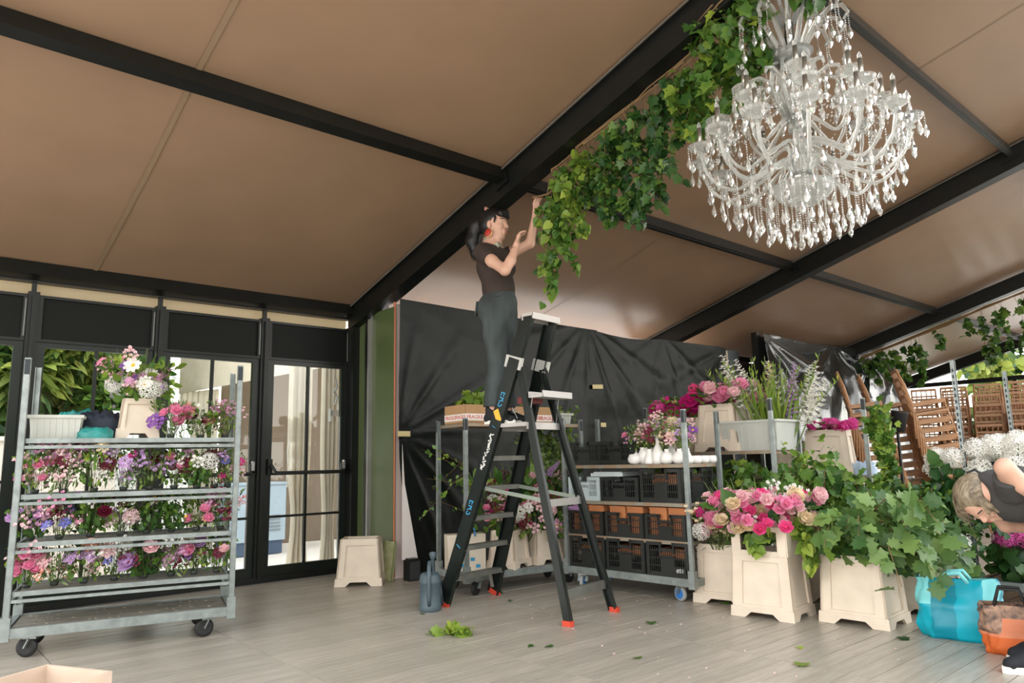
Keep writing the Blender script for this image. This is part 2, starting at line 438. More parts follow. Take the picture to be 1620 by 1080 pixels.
m = MB(); m.box((15.82, 6.26, 1.58), (0.14, 0.1, 3.16)); m.build('screen_post', M('slate_post', (0.05, 0.065, 0.065), 0.6), wb)

# gable at the far end: low solid boards, rails and clear glazing above
wr = setting('wall_right', None)
m = MB(); m.box((19.5, 3.6, 2.78), (0.1, 7.6, 0.1)); m.build('transom', black_metal, wr)
m = MB(); m.box((19.5, 3.6, 0.55), (0.06, 7.6, 1.1)); m.build('dado_panel', M('pale_gable_panel', (0.6, 0.58, 0.54), 0.7), wr)
for y in (0.0, 2.45, 4.9, 7.3):
    m = MB(); m.box((19.5, y, 1.38), (0.08, 0.08, 2.76)); m.build('mullion', black_metal, wr)
for y0, y1 in ((0.04, 2.41), (2.49, 4.86), (4.94, 7.26)):
    m = MB(); m.box((19.5, (y0 + y1) / 2, 1.93), (0.008, y1 - y0, 1.6)); m.build('pane', glass_m, wr)

# ------------------------------------------------------------------ plastic sheeting
def sheet(name, label, x0, x1, z0, zt, anchors, amp, seed, ypl, cut=None, lean=0.0, mat=None):
    m = MB(); nx, nz = 230, 90
    vs = []
    for j in range(nz + 1):
        t = j / nz
        for i in range(nx + 1):
            u = i / nx; x = x0 + (x1 - x0) * u
            top = zt(u); z = z0 + (top - z0) * t
            xx = x
            if cut: xx = cut(x, z, u, t)
            d = 0.0
            for (ax, az, n_, fall, k) in anchors:
                dx, dz = x - ax, z - az
                r = math.hypot(dx, dz) + 1e-3; th = math.atan2(dz, dx)
                wv = math.sin(n_ * th + k + 1.6 * noise.noise((dx * 0.35, dz * 0.35, seed)))
                wv = max(0.0, wv) ** 2.2
                d += amp * wv * min(1.0, r / 0.5) * math.exp(-r / fall) * (0.5 + 0.9 * abs(noise.noise((th * 2.5, seed, 0.3))))
            d += 0.03 * noise.noise((x * 0.9, z * 0.8, seed)) + 0.008 * noise.noise((x * 3.0 + z, z * 3.2, seed + 3)) + 0.0025 * noise.noise((x * 9, z * 8, seed + 5))
            vs.append((xx, ypl - lean * (1 - t) - 0.05 - d * (0.25 + 0.75 * min(1, (1 - t) * 5)), z))
    w = nx + 1
    m.add(vs, [(j * w + i, j * w + i + 1, (j + 1) * w + i + 1, (j + 1) * w + i) for j in range(nz) for i in range(nx)])
    o = m.build(name, mat or plastic, None, True)
    return tag(o, label, 'sheeting')
def cutA(x, z, u, t):     # lower left corner is pulled to the right, the pink panel shows
    if z < 1.4:
        k = (1.4 - z) / 1.3
        return x + 0.17 * k ** 1.6 * max(0, 1 - u * 6)
    return x
sheet('black_plastic_sheet', 'long black plastic sheet hung over the wall behind the ladder', 4.09, 10.27, 0.04,
      lambda u: 2.9 - 0.03 * math.sin(u * PI) - 0.05 * max(0, math.sin(u * 13)) * (u > 0.5),
      [(10.2, 2.85, 13, 1.8, 0.4), (7.0, 2.95, 15, 1.2, 1.1), (4.1, 1.45, 14, 0.7, 0.0), (8.6, 2.95, 9, 0.8, 0.2)], 0.06, 3.0, 6.55, cutA)
sheet('black_plastic_sheet', 'shiny black plastic sheet swagged over the taller screen behind the chair stacks', 10.82, 15.74, 0.3,
      lambda u: 3.11 + 0.06 * u + 0.02 * math.cos(u * 9), [(10.9, 3.1, 11, 2.0, 0.3), (13.4, 3.2, 12, 1.6, 1.0), (15.7, 3.2, 11, 1.8, 0.5), (14.6, 3.2, 9, 0.8, 0.0)], 0.24, 9.0, 6.2, None, 0.5, M('shiny_black_plastic', (0.012, 0.015, 0.015), 0.24, bump=0.1, bscale=6.0, spec=1.0, coat=0.6))
def tape(x, z, w, a, label):
    m = MB(); m.box((0, 0, 0), (w, 0.004, 0.055)); o = m.build('tape_strip', tape_m, None); o.location = (x, 6.455, z); o.rotation_euler = (0, a, 0)
    tag(o, label, 'tape')
tape(4.12, 1.46, 0.15, 0.0, 'short strip of tan tape on the left edge of the black sheet')
tape(7.12, 2.1, 0.2, -0.05, 'long strip of tan tape high on the black sheet right of the ladder')
tape(7.2, 1.6, 0.1, 0.0, 'small tan tape piece on the black sheet just above the crate trolley')

# ------------------------------------------------------------------ outside the glazed doors
m = MB()
def slab(m, a, b, t):   # thick vertical cloth panel between two plan points with z range
    (xa, ya, za0, za1), (xb, yb, zb0, zb1) = a, b
    n = Vector((yb - ya, xa - xb, 0)).normalized() * t
    vs = [(xa, ya, za0), (xb, yb, zb0), (xb, yb, zb1), (xa, ya, za1)]
    vs += [(p[0] + n.x, p[1] + n.y, p[2]) for p in vs]
    m.add(vs, [(0, 1, 2, 3), (7, 6, 5, 4), (0, 4, 5, 1), (1, 5, 6, 2), (2, 6, 7, 3), (3, 7, 4, 0)])
tent = thing('marquee', 'cream canvas marquee with deep valance standing outside the glazed doors', 'tent', (3.6, 11, 0))
def loc3(p): return (p[0] - 3.6, p[1] - 11) + tuple(p[2:])
canvas = M('cream_canvas', (0.7, 0.62, 0.5), 0.8, transl=0.25, var=0.05)
m = MB(); slab(m, loc3((3.52, 12.0, 2.3, 2.95)), loc3((4.35, 8.7, 2.42, 3.05)), 0.02); m.build('valance', canvas, tent)
m = MB(); slab(m, loc3((3.52, 12.0, 2.95, 3.0)), loc3((8.0, 13.2, 2.95, 3.0)), 0.02)
m.add([(-0.08, 1.0, 2.95), (0.75, -2.3, 3.05), (5.5, -1.0, 4.2), (4.4, 2.2, 4.2)], [(0, 1, 2, 3)]); m.build('canopy', canvas, tent)
m = MB(); slab(m, loc3((4.12, 11.9, -0.1, 3.0)), loc3((6.6, 11.5, -0.1, 3.0)), 0.03); m.build('back_wall', M('brown_tent_wall', (0.2, 0.155, 0.115), 0.8), tent)
def drape(path, z0, z1, amp, n, tie=None, sc=1.0):
    m = MB(); k = 60; rows = 16; vs = []
    for j in range(rows + 1):
        z = z0 + (z1 - z0) * j / rows
        sq = 1.0
        if tie: sq = 1 - 0.45 * math.exp(-((z - tie) / 0.45) ** 2)
        for i in range(k + 1):
            u = i / k; f = u * (len(path) - 1); a = min(int(f), len(path) - 2); g = f - a
            x = path[a][0] + (path[a + 1][0] - path[a][0]) * g; y = path[a][1] + (path[a + 1][1] - path[a][1]) * g
            mx = sum(p[0] for p in path) / len(path); my = sum(p[1] for p in path) / len(path)
            x = mx + (x - mx) * sq; y = my + (y - my) * sq
            vs.append((x + amp * math.sin(u * n * 2 * PI), y + amp * math.cos(u * n * 2 * PI + 1), z))
    m.add(vs, [(j * (k + 1) + i, j * (k + 1) + i + 1, (j + 1) * (k + 1) + i + 1, (j + 1) * (k + 1) + i) for j in range(rows) for i in range(k)])
    return m
drape([(-0.08, 1.0), (0.22, 0.1)], -0.1, 2.32, 0.03, 7).build('side_curtain', canvas, tent, True)
c1 = drape([(3.7, 8.35), (3.98, 8.3)], -0.1, 2.5, 0.03, 4, 0.5).build('door_curtain', canvas, None, True); tag(c1, 'cream canvas curtain tied back just outside the right door, left of two', 'curtain')
c2 = drape([(3.95, 8.0), (4.14, 7.95)], -0.1, 2.5, 0.028, 4, 0.5).build('door_curtain', canvas, None, True); tag(c2, 'cream canvas curtain hanging outside the right door beside the door latch', 'curtain')
m = MB()
for z in (1.45, 1.15): m.tube([(3.69, 8.28, z), (3.66, 8.26, z - 0.12), (3.67, 8.27, z - 0.24), (3.71, 8.27, z - 0.2)], 0.008, 5)
m.build('tie_cord', M('white_cord', (0.7, 0.68, 0.62), 0.7), c1)
gen = thing('generator', 'pale blue grey machine with red warning sticker standing outside the doors', 'machine', (4.22, 10.75, -0.11))
bluegrey = M('pale_blue_grey_paint', (0.38, 0.48, 0.56), 0.5)
m = MB(); m.box((0, 0, 0.6), (0.86, 0.5, 0.8)); m.build('casing', bluegrey, gen)
m = MB(); m.box((0, 0, 0.11), (0.8, 0.45, 0.2)); m.build('base', M('dark_blue_paint', (0.05, 0.09, 0.16), 0.5), gen)
m = MB(); m.box((0, 0, 1.015), (0.9, 0.54, 0.03)); m.build('lid', bluegrey, gen)
m = MB()
for i in range(5): m.box((0.2, -0.255, 0.35 + 0.05 * i), (0.3, 0.012, 0.02))
m.build('vent', M('vent_grey', (0.2, 0.24, 0.28), 0.5), gen)
for i, (t_, z_) in enumerate((('ALARM', 0.84), ('SHUTDOWN', 0.76))):
    text_part('warning_text', t_, 0.075, red_ink, gen, (-0.2, -0.254, z_), (PI / 2, 0, 0))
lamp_b = thing('bulkhead_bracket', 'chrome hanging bracket with chain outside the right door near the top right', 'bracket', (4.0, 7.75, 1.75))
m = MB(); m.tube([(0, 0, 0.4), (0.02, 0, 0.3), (-0.02, 0, 0.25), (0.02, 0, 0.2), (0, 0, 0.1)], 0.012, 6); m.build('chain', alum, lamp_b)
m = MB(); m.box((0, 0, 0), (0.1, 0.05, 0.06)); m.tube([(-0.06, 0, 0.05), (-0.06, 0, -0.1)], 0.018, 7); m.tube([(0.05, 0, 0.2), (0.05, 0, -0.1)], 0.014, 7); m.build('clamp', alum, lamp_b)
m = MB(); m.box((0.13, 0, -0.5), (0.06, 0.08, 2.6)); m.build('pole', green_black, lamp_b)
# ------------------------------------------------------------------ leaves, flowers
def leaf_shape(kind):
    if kind == 'oval': out = [(0, 0), (0.28, 0.2), (0.36, 0.45), (0.22, 0.78), (0, 1.0)]
    elif kind == 'heart': out = [(0, 0), (0.22, -0.06), (0.46, 0.2), (0.4, 0.5), (0.16, 0.8), (0, 1.0)]
    elif kind == 'oak': out = [(0, 0), (0.1, 0.12), (0.34, 0.2), (0.22, 0.34), (0.46, 0.5), (0.28, 0.62), (0.3, 0.82), (0.12, 0.84), (0, 1.0)]
    elif kind == 'vine': out = [(0, 0), (0.3, -0.08), (0.5, 0.12), (0.38, 0.3), (0.52, 0.55), (0.24, 0.62), (0, 1.0)]
    elif kind == 'blade': out = [(0, 0), (0.03, 0.2), (0.032, 0.6), (0, 1.0)]
    else: out = [(0, 0), (0.12, 0.3), (0.12, 0.6), (0, 1.0)]
    return out
def add_leaf(mb, base, d, nrm, size, kind='oval', fold=0.25, droop=0.15):
    out = leaf_shape(kind)
    y = Vector(d).normalized(); z = Vector(nrm); z = (z - y * z.dot(y))
    z = z.normalized() if z.length > 1e-4 else y.orthogonal().normalized()
    x = y.cross(z); b = Vector(base)
    vs = []; n = len(out)
    def pt(u, v, w): return b + (x * u + y * v + z * w) * size
    for (u, v) in out: vs.append(pt(0, v, -droop * v * v))
    for s in (1, -1):
        for (u, v) in out[1:-1]: vs.append(pt(u * s, v, fold * u - droop * v * v))
    fs = []
    for s in range(2):
        o = n + s * (n - 2)
        L = [0] + [o + i for i in range(n - 2)] + [n - 1]
        for i in range(n - 1):
            q = (i, L[i], L[i + 1], i + 1)
            q = tuple(dict.fromkeys(q))
            if len(q) >= 3: fs.append(q if s == 0 else q[::-1])
    mb.add(vs, fs)
def rdir(up=0.0):
    while True:
        v = Vector((rnd.uniform(-1, 1), rnd.uniform(-1, 1), rnd.uniform(-1, 1)))
        if 0.05 < v.length < 1:
            v.normalize(); v.z += up; return v.normalized()
SINGLE = {}
def single_leaf(kind, tone):
    if (kind, tone) not in SINGLE:
        m = MB(); add_leaf(m, (0, 0, 0), (0, 1, 0), (0, 0, 1), 1.0, kind)
        SINGLE[(kind, tone)] = m.mesh('leaf', LEAF_O[tone], True)
    return SINGLE[(kind, tone)]
def leaf_obj(parent, base, d, nrm, size, kind, tone):
    y = Vector(d).normalized(); z = Vector(nrm); z = (z - y * z.dot(y))
    z = z.normalized() if z.length > 1e-4 else y.orthogonal().normalized()
    x = y.cross(z)
    o = obj('leaf', single_leaf(kind, tone), parent, base, frame(x, y, z).to_euler(), size)
    return o
def foliage(parent, stems, kind, tone, size, per_m, n_ind=0, spread=0.08, hang=0.3, twig=twig_m, tw=0.005, tone2=None, jit=0.3, front=None, name='foliage'):
    """stems: list of polylines (local). Leaves along them, the first n_ind nearest the viewer as single objects."""
    st = MB(); L = []
    for path in stems:
        path = [Vector(p) for p in path]
        st.tube(path, tw, 4, tw * 0.4)
        tot = sum((path[i + 1] - path[i]).length for i in range(len(path) - 1))
        for q in range(max(2, int(tot * per_m))):
            t = (0.12 + 0.88 * rnd.random()) * (len(path) - 1); i = min(int(t), len(path) - 2)
            p = path[i].lerp(path[i + 1], t - i)
            dr = (path[i + 1] - path[i]).normalized()
            d = (dr * 0.35 + rdir() * 0.9 + Vector((0, 0, -hang))).normalized()
            b = p + rdir() * rnd.random() * spread
            L.append((b, d, (rdir(0.7) + Vector((-0.35, -0.4, 0.1))).normalized(), size * rnd.uniform(1 - jit, 1 + jit)))
    st.build('stem', twig, parent)
    if front is None: front = Vector((-0.65, -0.75, 0))
    L.sort(key=lambda a: -a[0].dot(front) + rnd.uniform(-.05, .05))
    for a in L[:n_ind]: leaf_obj(parent, *a, kind, tone)
    m1, m2 = MB(), MB()
    for a in L[n_ind:]:
        add_leaf(m2 if (tone2 and rnd.random() < 0.35) else m1, *a, kind)
    if m1.f: tag(m1.build(name, LEAF[tone], parent, True), kind='stuff')
    if m2.f: tag(m2.build(name, LEAF[tone2], parent, True), kind='stuff')
def petal(m, az, tilt, L, w, cup=0.25, base=(0, 0, 0), roll=0.0):
    """tilt from vertical; cup bends the tip back up"""
    ca, sa = math.cos(az), math.sin(az); vs = []
    tl = tilt
    r, z = 0.06, 0.0; pts = []
    for k in range(4):
        pts.append((r, z)); r += math.sin(tl) * L / 3; z += math.cos(tl) * L / 3; tl -= cup
    for k, (r, z) in enumerate(pts):
        ww = w * (0.35, 0.85, 1.0, 0.55)[k]
        for s in (-1, 0, 1):
            x, y = r - (abs(s) * -0.0), s * ww / 2
            zz = z + abs(s) * ww * 0.18
            vs.append((base[0] + x * ca - y * sa, base[1] + x * sa + y * ca, base[2] + zz))
    m.add(vs, [(k * 3 + s, k * 3 + s + 1, k * 3 + s + 4, k * 3 + s + 3) for k in range(3) for s in range(2)])
BL = {}
def bloom(kind, col):
    if (kind, col) in BL: return BL[(kind, col)]
    m = MB(); mats = [PET[col]]; R_ = random.Random(hash(kind) % 1000 if False else len(kind) * 7)
    if kind == 'peony':
        for n, tl, L, w in ((5, 0.25, 0.55, 0.42), (7, 0.6, 0.75, 0.5), (8, 1.0, 0.95, 0.58), (8, 1.45, 1.0, 0.62)):
            for i in range(n): petal(m, 2 * PI * i / n + tl * 3 + R_.uniform(-.2, .2), tl + R_.uniform(-.12, .12), L * R_.uniform(.85, 1.1), w, 0.42, (0, 0, 0.1))
    elif kind == 'rose':
        for n, tl, L, w in ((3, 0.12, 0.6, 0.45), (5, 0.4, 0.7, 0.52), (6, 0.85, 0.85, 0.6), (6, 1.3, 0.9, 0.62)):
            for i in range(n): petal(m, 2 * PI * i / n + tl * 4, tl, L, w, 0.35, (0, 0, 0.1))
    elif kind == 'hydrangea':
        N_ = 75
        for i in range(N_):
            z = 1 - 1.45 * (i + 0.5) / N_; r = math.sqrt(max(0, 1 - z * z)); a = i * 2.39996
            n = Vector((r * math.cos(a), r * math.sin(a), z)); p = n * R_.uniform(0.86, 1.02)
            n = (n + Vector((R_.uniform(-.3, .3), R_.uniform(-.3, .3), R_.uniform(-.3, .3)))).normalized()
            x = n.orthogonal().normalized(); y = n.cross(x); ph = R_.uniform(0, 6)
            vs = [p]; fs = []
            for q in range(4):
                t = ph + q * PI / 2
                for dt, rr in ((-0.5, 0.17), (0, 0.25), (0.5, 0.17)):
                    vs.append(p + (x * math.cos(t + dt) + y * math.sin(t + dt)) * rr + n * 0.03)
                fs.append((0, 1 + q * 3, 2 + q * 3, 3 + q * 3))
            m.add(vs, fs)
    elif kind == 'daisy':
        for i in range(9): petal(m, 2 * PI * i / 9, 1.35, 0.95, 0.5, 0.05)
        mats.append(PET['yellow']); m.cur = 1
        m.lathe([(0.0, 0.2), (0.18, 0.16), (0.25, 0.05), (0.2, -0.02), (0.0, -0.03)], 8)
    elif kind == 'cluster':
        for i in range(16):
            z = 1 - 1.0 * (i + 0.5) / 16; r = math.sqrt(1 - z * z); a = i * 2.39996
            p = Vector((r * math.cos(a), r * math.sin(a), z * 0.75)) * R_.uniform(0.7, 1)
            for q in range(5): petal(m, q * 2 * PI / 5 + i, 1.1, 0.26, 0.24, 0.05, p)
    elif kind == 'spray':
        for i in range(14):
            p = Vector((R_.uniform(-1, 1), R_.uniform(-1, 1), R_.uniform(-.6, .9)))
            for q in range(4): petal(m, q * PI / 2 + i, 0.9, 0.3, 0.3, 0.1, p)
    elif kind == 'spike':
        for i in range(26):
            z = i / 26 * 5.5; a = i * 2.2; rr = 0.55 * (1 - z / 7.5)
            p = Vector((math.cos(a) * rr, math.sin(a) * rr, z))
            for q in range(4): petal(m, q * PI / 2 + a, 1.1, 0.55 * (1 - z / 9), 0.5 * (1 - z / 9), 0.1, p)
    elif kind == 'bud':
        m.lathe([(0, -0.5), (0.4, -0.3), (0.55, 0.1), (0.3, 0.5), (0, 0.65)], 8)
    me = m.mesh(kind, mats, kind in ('bud',))
    BL[(kind, col)] = me
    return me
BNAME = dict(peony='peony', rose='rose', hydrangea='hydrangea_head', daisy='daisy', cluster='phlox_head', spray='small_blossom', spike='flower_spike', bud='flower_bud')
def put_bloom(parent, kind, col, p, size, face=None):
    n = (Vector(face) if face is not None else Vector((-0.45, -0.5, 0.75))) + rdir() * 0.35
    n.normalize(); x = n.orthogonal().normalized(); a = rnd.uniform(0, 6.28); y = n.cross(x)
    x2 = x * math.cos(a) + y * math.sin(a); y2 = n.cross(x2)
    return obj(BNAME[kind], bloom(kind, col), parent, p, frame(x2, y2, n).to_euler(), size)
GREEN = []
def make_green(seed, kind, tone, tone2, n, size, hgt):
    global rnd
    keep = rnd; rnd = random.Random(seed)
    m = MB()
    for i in range(n):
        a = rnd.uniform(0, 6.28); r = math.sqrt(rnd.random()); z = rnd.random() ** 0.8
        rr = r * (0.65 + 0.45 * z)
        p = Vector((math.cos(a) * rr, math.sin(a) * rr, z * hgt))
        m.cur = 1 if rnd.random() < 0.35 else 0
        add_leaf(m, p, (Vector((p.x, p.y, 0.5)) + rdir() * 0.8), rdir(0.9), size * rnd.uniform(.6, 1.3), kind)
    m.cur = 2
    for i in range(26):
        a = rnd.uniform(0, 6.28); r = math.sqrt(rnd.random())
        m.tube([(0.15 * math.cos(a), 0.15 * math.sin(a), 0), (r * 0.7 * math.cos(a), r * 0.7 * math.sin(a), hgt * 0.6), (r * 1.05 * math.cos(a), r * 1.05 * math.sin(a), hgt * rnd.uniform(.9, 1.3))], 0.012, 3, 0.006)
    me = m.mesh('greenery', [LEAF[tone], LEAF[tone2], stem_m], True)
    rnd = keep
    return me
GREEN = [make_green(1, 'oval', 'mid', 'lime', 130, 0.26, 1.1), make_green(2, 'heart', 'mid', 'dark', 115, 0.28, 1.1), make_green(3, 'thin', 'sage', 'mid', 250, 0.3, 1.25), make_green(4, 'oval', 'sage', 'lime', 150, 0.19, 1.2)]
BS = 1.25
def arrangement(name, label, loc, rz, r, h, blooms, green=None, vessel=None, group=None, cat='flowers', zb=0.0, flip=(1, 1)):
    """blooms: list of (kind, colour, count, size)"""
    t = thing(name, label, cat, loc, rz, group)
    c, s = math.cos(-rz), math.sin(-rz)
    fdir = Vector((-0.66 * c + 0.75 * s, -0.66 * s - 0.75 * c, 0))   # toward the open side of the tent
    if vessel: obj(vessel[0], vessel[1], t, (0, 0, 0), (0, 0, 0), vessel[2])
    g = obj('greenery', GREEN[green if green is not None else rnd.randrange(4)], t, (0, 0, zb), (0, 0, rnd.uniform(0, 6)), (r, r, h * 0.85)); g['kind'] = 'stuff'
    for kind, col, n, sz in blooms:
        for i in range(n):
            a = rnd.uniform(0, 6.28); q = math.sqrt(rnd.random()); zz = rnd.random()
            p = Vector((math.cos(a) * q * r, math.sin(a) * q * r, 0))
            p += fdir * r * 0.35 * rnd.random()
            lift = 1.0 if kind in ('spray', 'cluster', 'bud') else 0.8
            p.z = zb + h * (0.28 + 0.75 * zz * lift)
            put_bloom(t, kind, col, p, sz * BS * rnd.uniform(0.85, 1.15), fdir * 0.7 + Vector((p.x, p.y, 0)) * (0.5 / r) + Vector((0, 0, 0.7)))
    return t
m = MB(); m.lathe([(0.4, 0), (0.5, 0.05), (0.62, 0.4), (0.66, 0.7), (0.6, 0.7), (0.5, 0.3), (0, 0.25)], 12)
bowl_me = m.mesh('bowl', M('dark_glazed_pot', (0.03, 0.036, 0.03), 0.6), True)
bowl_green = m.mesh('bowl', M('pale_green_pot', (0.4, 0.45, 0.36), 0.5), True)
# ------------------------------------------------------------------ trolleys
def caster(t, x, y, wheel_mat, hub_mat, rz, r=0.062, top=0.13):
    c = MB(); R_ = rotz(rz)
    def q(p): v = R_ @ Vector(p); return (x + v.x, y + v.y, v.z)
    c.box((x, y, top - 0.008), (0.085, 0.075, 0.012), R_)
    for s in (-1, 1): c.beam(q((0, s * 0.026, top - 0.012)), q((-0.025, s * 0.026, r)), 0.006, 0.045, R_ @ Vector((0, 1, 0)))
    k = c.build('caster', galv, t)
    ax = R_ @ Vector((0, 1, 0)); ctr = Vector(q((-0.025, 0, r)))
    fr = frame(ax.orthogonal().normalized(), ax.cross(ax.orthogonal().normalized()), ax).to_4x4(); fr.translation = ctr
    w = MB(); w.lathe([(0.02, -0.016), (r - 0.012, -0.017), (r, -0.008), (r, 0.008), (r - 0.012, 0.017), (0.02, 0.016)], 18, fr)
    wo = w.build('wheel', wheel_mat, k, True)
    w = MB(); w.lathe([(0.0, -0.0185), (r * 0.66, -0.0185), (r * 0.66, 0.0185), (0.0, 0.0185)], 16, fr); w.build('hub', hub_mat, k)
def trolley(name, label, loc, rz, H, shelves, cast=(rubber, rubber), slots='top', W=1.32, D=0.52, skipback=False, group=None, deckmat=ply):
    t = thing(name, label, 'trolley', loc, rz, group)
    m = MB(); w, d = W / 2, D / 2
    for s in (-1, 1):
        m.box((0, s * (d - 0.0), 0.165), (W - 0.04, 0.035, 0.06)); m.box((s * w, 0, 0.165), (0.035, D - 0.04, 0.06))
    for sx in (-1, 1):
        for sy in (-1, 1): m.box((sx * w, sy * d, 0.19), (0.056, 0.05, 0.14))
    m.build('base_frame', galv, t)
    m = MB(); m.box((0, 0, 0.178), (W - 0.05, D - 0.05, 0.016)); m.build('deck', deckmat, t)
    for sx in (-1, 1):
        for sy in (-1, 1):
            m = MB()
            x, y = sx * w, sy * d
            m.box((x, y + sy * 0.012, (H + 0.2) / 2), (0.036, 0.004, H - 0.2)); m.box((x + sx * 0.017, y, (H + 0.2) / 2), (0.004, 0.028, H - 0.2)); m.box((x - sx * 0.017, y, (H + 0.2) / 2), (0.004, 0.028, H - 0.2))
            p = m.build('post', galv, t)
            m = MB()
            if slots == 'all':
                z = 0.3
                while z < H - 0.03:
                    for yy in (y + sy * 0.0145, y - sy * 0.0145): m.box((x, yy, z), (0.014, 0.002, 0.026))
                    for xx in (x + sx * 0.0195, x - sx * 0.0195): m.box((xx, y, z), (0.002, 0.012, 0.026))
                    z += 0.05
            else:
                for yy in (y + sy * 0.0145,): m.box((x, yy, H - 0.06), (0.03, 0.002, 0.1))
                m.box((x + sx * 0.0195, y, H - 0.06), (0.002, 0.022, 0.1))
            so_ = m.build('slots', M('dark_slot', (0.03, 0.035, 0.04), 0.6), p)
            if slots == 'all': so_['kind'] = 'stuff'
            if sy < 0 or not skipback: caster(t, x - sx * 0.14, y - sy * 0.06, cast[0], cast[1], rnd.uniform(-0.6, 0.6) + (PI / 2 if rnd.random() < 0.3 else 0))
    for (z, rail) in shelves:
        m = MB()
        m.box((0, 0, z - 0.012), (W - 0.05, D - 0.03, 0.012))
        s = m.build('shelf', deckmat, t)
        m = MB()
        for sy in (-1, 1): m.box((0, sy * (d - 0.012), z - 0.008), (W - 0.045, 0.012, 0.03))
        for sx in (-1, 1): m.box((sx * (w - 0.026), 0, z - 0.008), (0.012, D - 0.04, 0.03))
        m.build('shelf_edge', galv_rust if not rail else galv, s)
        if rail:
            m = MB()
            for sy in (-1, 1): m.box((0, sy * (d - 0.0), z - 0.05), (W - 0.03, 0.018, 0.02))
            for sx in (-1, 1): m.box((sx * (w - 0.02), 0, z - 0.05), (0.018, D - 0.03, 0.02))
            m.build('rail', galv, s)
    return t
T1 = ((1.40631, 5.75263, 0), -0.25298)
def local(T, x, y, z=0.0):
    (cx, cy, cz), a = T
    return (cx + x * math.cos(a) - y * math.sin(a), cy + x * math.sin(a) + y * math.cos(a), z)
trolley('flower_trolley', 'tall galvanised flower trolley with four planted shelves in front of the glazed doors', T1[0], T1[1], 1.9, ((1.365, True), (1.005, True), (0.705, True), (0.405, True)))
# trolley behind the ladder: front left corner (3.97, 5.21)
a_ = -0.13
C1 = ((3.97 + 0.66 * math.cos(a_) - 0.26 * math.sin(a_), 5.21 + 0.66 * math.sin(a_) + 0.26 * math.cos(a_), 0), a_)
trolley('flower_trolley', 'half height galvanised trolley behind the ladder with cardboard boxes on its top shelf', C1[0], C1[1], 1.55, ((1.5, False),))
# crate trolley, long side facing the camera (-x)
a_ = -PI / 2 - 0.058 + 0.0
ang = math.atan2(3.617 - 4.95, 5.022 - 4.944)
C2 = ((0.5 * (5.022 + 4.944) + 0.26 * math.cos(ang + PI / 2), 0.5 * (3.617 + 4.95) + 0.26 * math.sin(ang + PI / 2), 0), ang)
trolley('crate_trolley', 'galvanised trolley with blue wheels loaded with black crates right of the ladder', C2[0], C2[1], 1.555, ((1.1, False), (0.78, False), (0.475, False)), (grey_tyre, blue_wheel), W=1.335)
C3 = ((6.13, 4.01, 0), ang)
trolley('bucket_trolley', 'galvanised trolley carrying pale buckets and a tub behind the pink rose bucket', C3[0], C3[1], 1.66, ((1.2, False),), W=1.32)
C4 = ((7.2, 3.65, 0), ang + 0.1)
trolley('bucket_trolley', 'galvanised trolley half hidden by foliage in front of the chair stacks', C4[0], C4[1], 1.68, ((0.95, False),), W=1.2)
C5 = ((6.45 + 0.66, 2.03 - 0.26, 0), 0.0)
trolley('hydrangea_trolley', 'tall slotted steel trolley of white and pink hydrangeas at the right edge', C5[0], C5[1], 1.88, ((0.8, False),), slots='all', deckmat=galv)

# ------------------------------------------------------------------ buckets, tubs, crates, boxes
def bucket_mesh(bw, bd, tw, td, h, name):
    """flared flower bucket: feet and arches at the foot, recessed panels, open top"""
    m = MB()
    def ring(z, k, off=0.0):
        w = (bw + (tw - bw) * k) / 2 + off; d = (bd + (td - bd) * k) / 2 + off
        return [Vector((-w, -d, z)), Vector((w, -d, z)), Vector((w, d, z)), Vector((-w, d, z))]
    def wall(a, b):
        m.add(a + b, [(i, (i + 1) % 4, 4 + (i + 1) % 4, 4 + i) for i in range(4)])
    arch = 0.045
    # recessed core
    wall(ring(arch, 0.1, -0.014), ring(h, 1, -0.014))
    wall(ring(h, 1, -0.03), ring(0.08, 0.15, -0.03))
    m.add(ring(h, 1, 0.0) + ring(h, 1, -0.03), [(i, (i + 1) % 4, 4 + (i + 1) % 4, 4 + i) for i in range(4)])
    m.add(ring(0.08, 0.15, -0.03), [(0, 1, 2, 3)])
    # raised frame on each of the four sides
    for i in range(4):
        def P(u, z):
            k = z / h
            a, b = ring(z, k)[i], ring(z, k)[(i + 1) % 4]
            return a.lerp(b, u)
        n = [(0, -1, 0), (1, 0, 0), (0, 1, 0), (-1, 0, 0)][i]; n = Vector(n)
        def plate(q):
            f_ = [Vector(p) for p in q]; bk = [p - n * 0.016 for p in f_]; k = len(q)
            m.add(f_ + bk, [tuple(range(k))] + [(j, j + k, (j + 1) % k + k, (j + 1) % k) for j in range(k)])
        e = 0.17; zt = h * 0.86; zb = h * 0.2
        plate([P(0, 0.055), P(e, 0.055), P(e, h), P(0, h)])
        plate([P(1 - e, 0.055), P(1, 0.055), P(1, h), P(1 - e, h)])
        plate([P(e, zt), P(1 - e, zt), P(1 - e, h), P(e, h)])
        plate([P(e, 0.055), P(1 - e, 0.055), P(1 - e, zb), P(e, zb)])
        # skirt with feet
        def S(u, z): return P(u, z) + n * 0.008
        for q in ([(-.02, 0), (.22, 0), (.32, .04), (.32, .075), (-.02, .075)], [(.68, .04), (.78, 0), (1.02, 0), (1.02, .075), (.68, .075)], [(.32, .04), (.68, .04), (.68, .075), (.32, .075)]):
            f_ = [S(*p) for p in q]; bk = [p - n * 0.022 for p in f_]; k = len(q)
            m.add(f_ + bk, [tuple(range(k)), tuple(range(2 * k - 1, k - 1, -1))] + [(j, j + k, (j + 1) % k + k, (j + 1) % k) for j in range(k)])
    return m.mesh(name, cream)
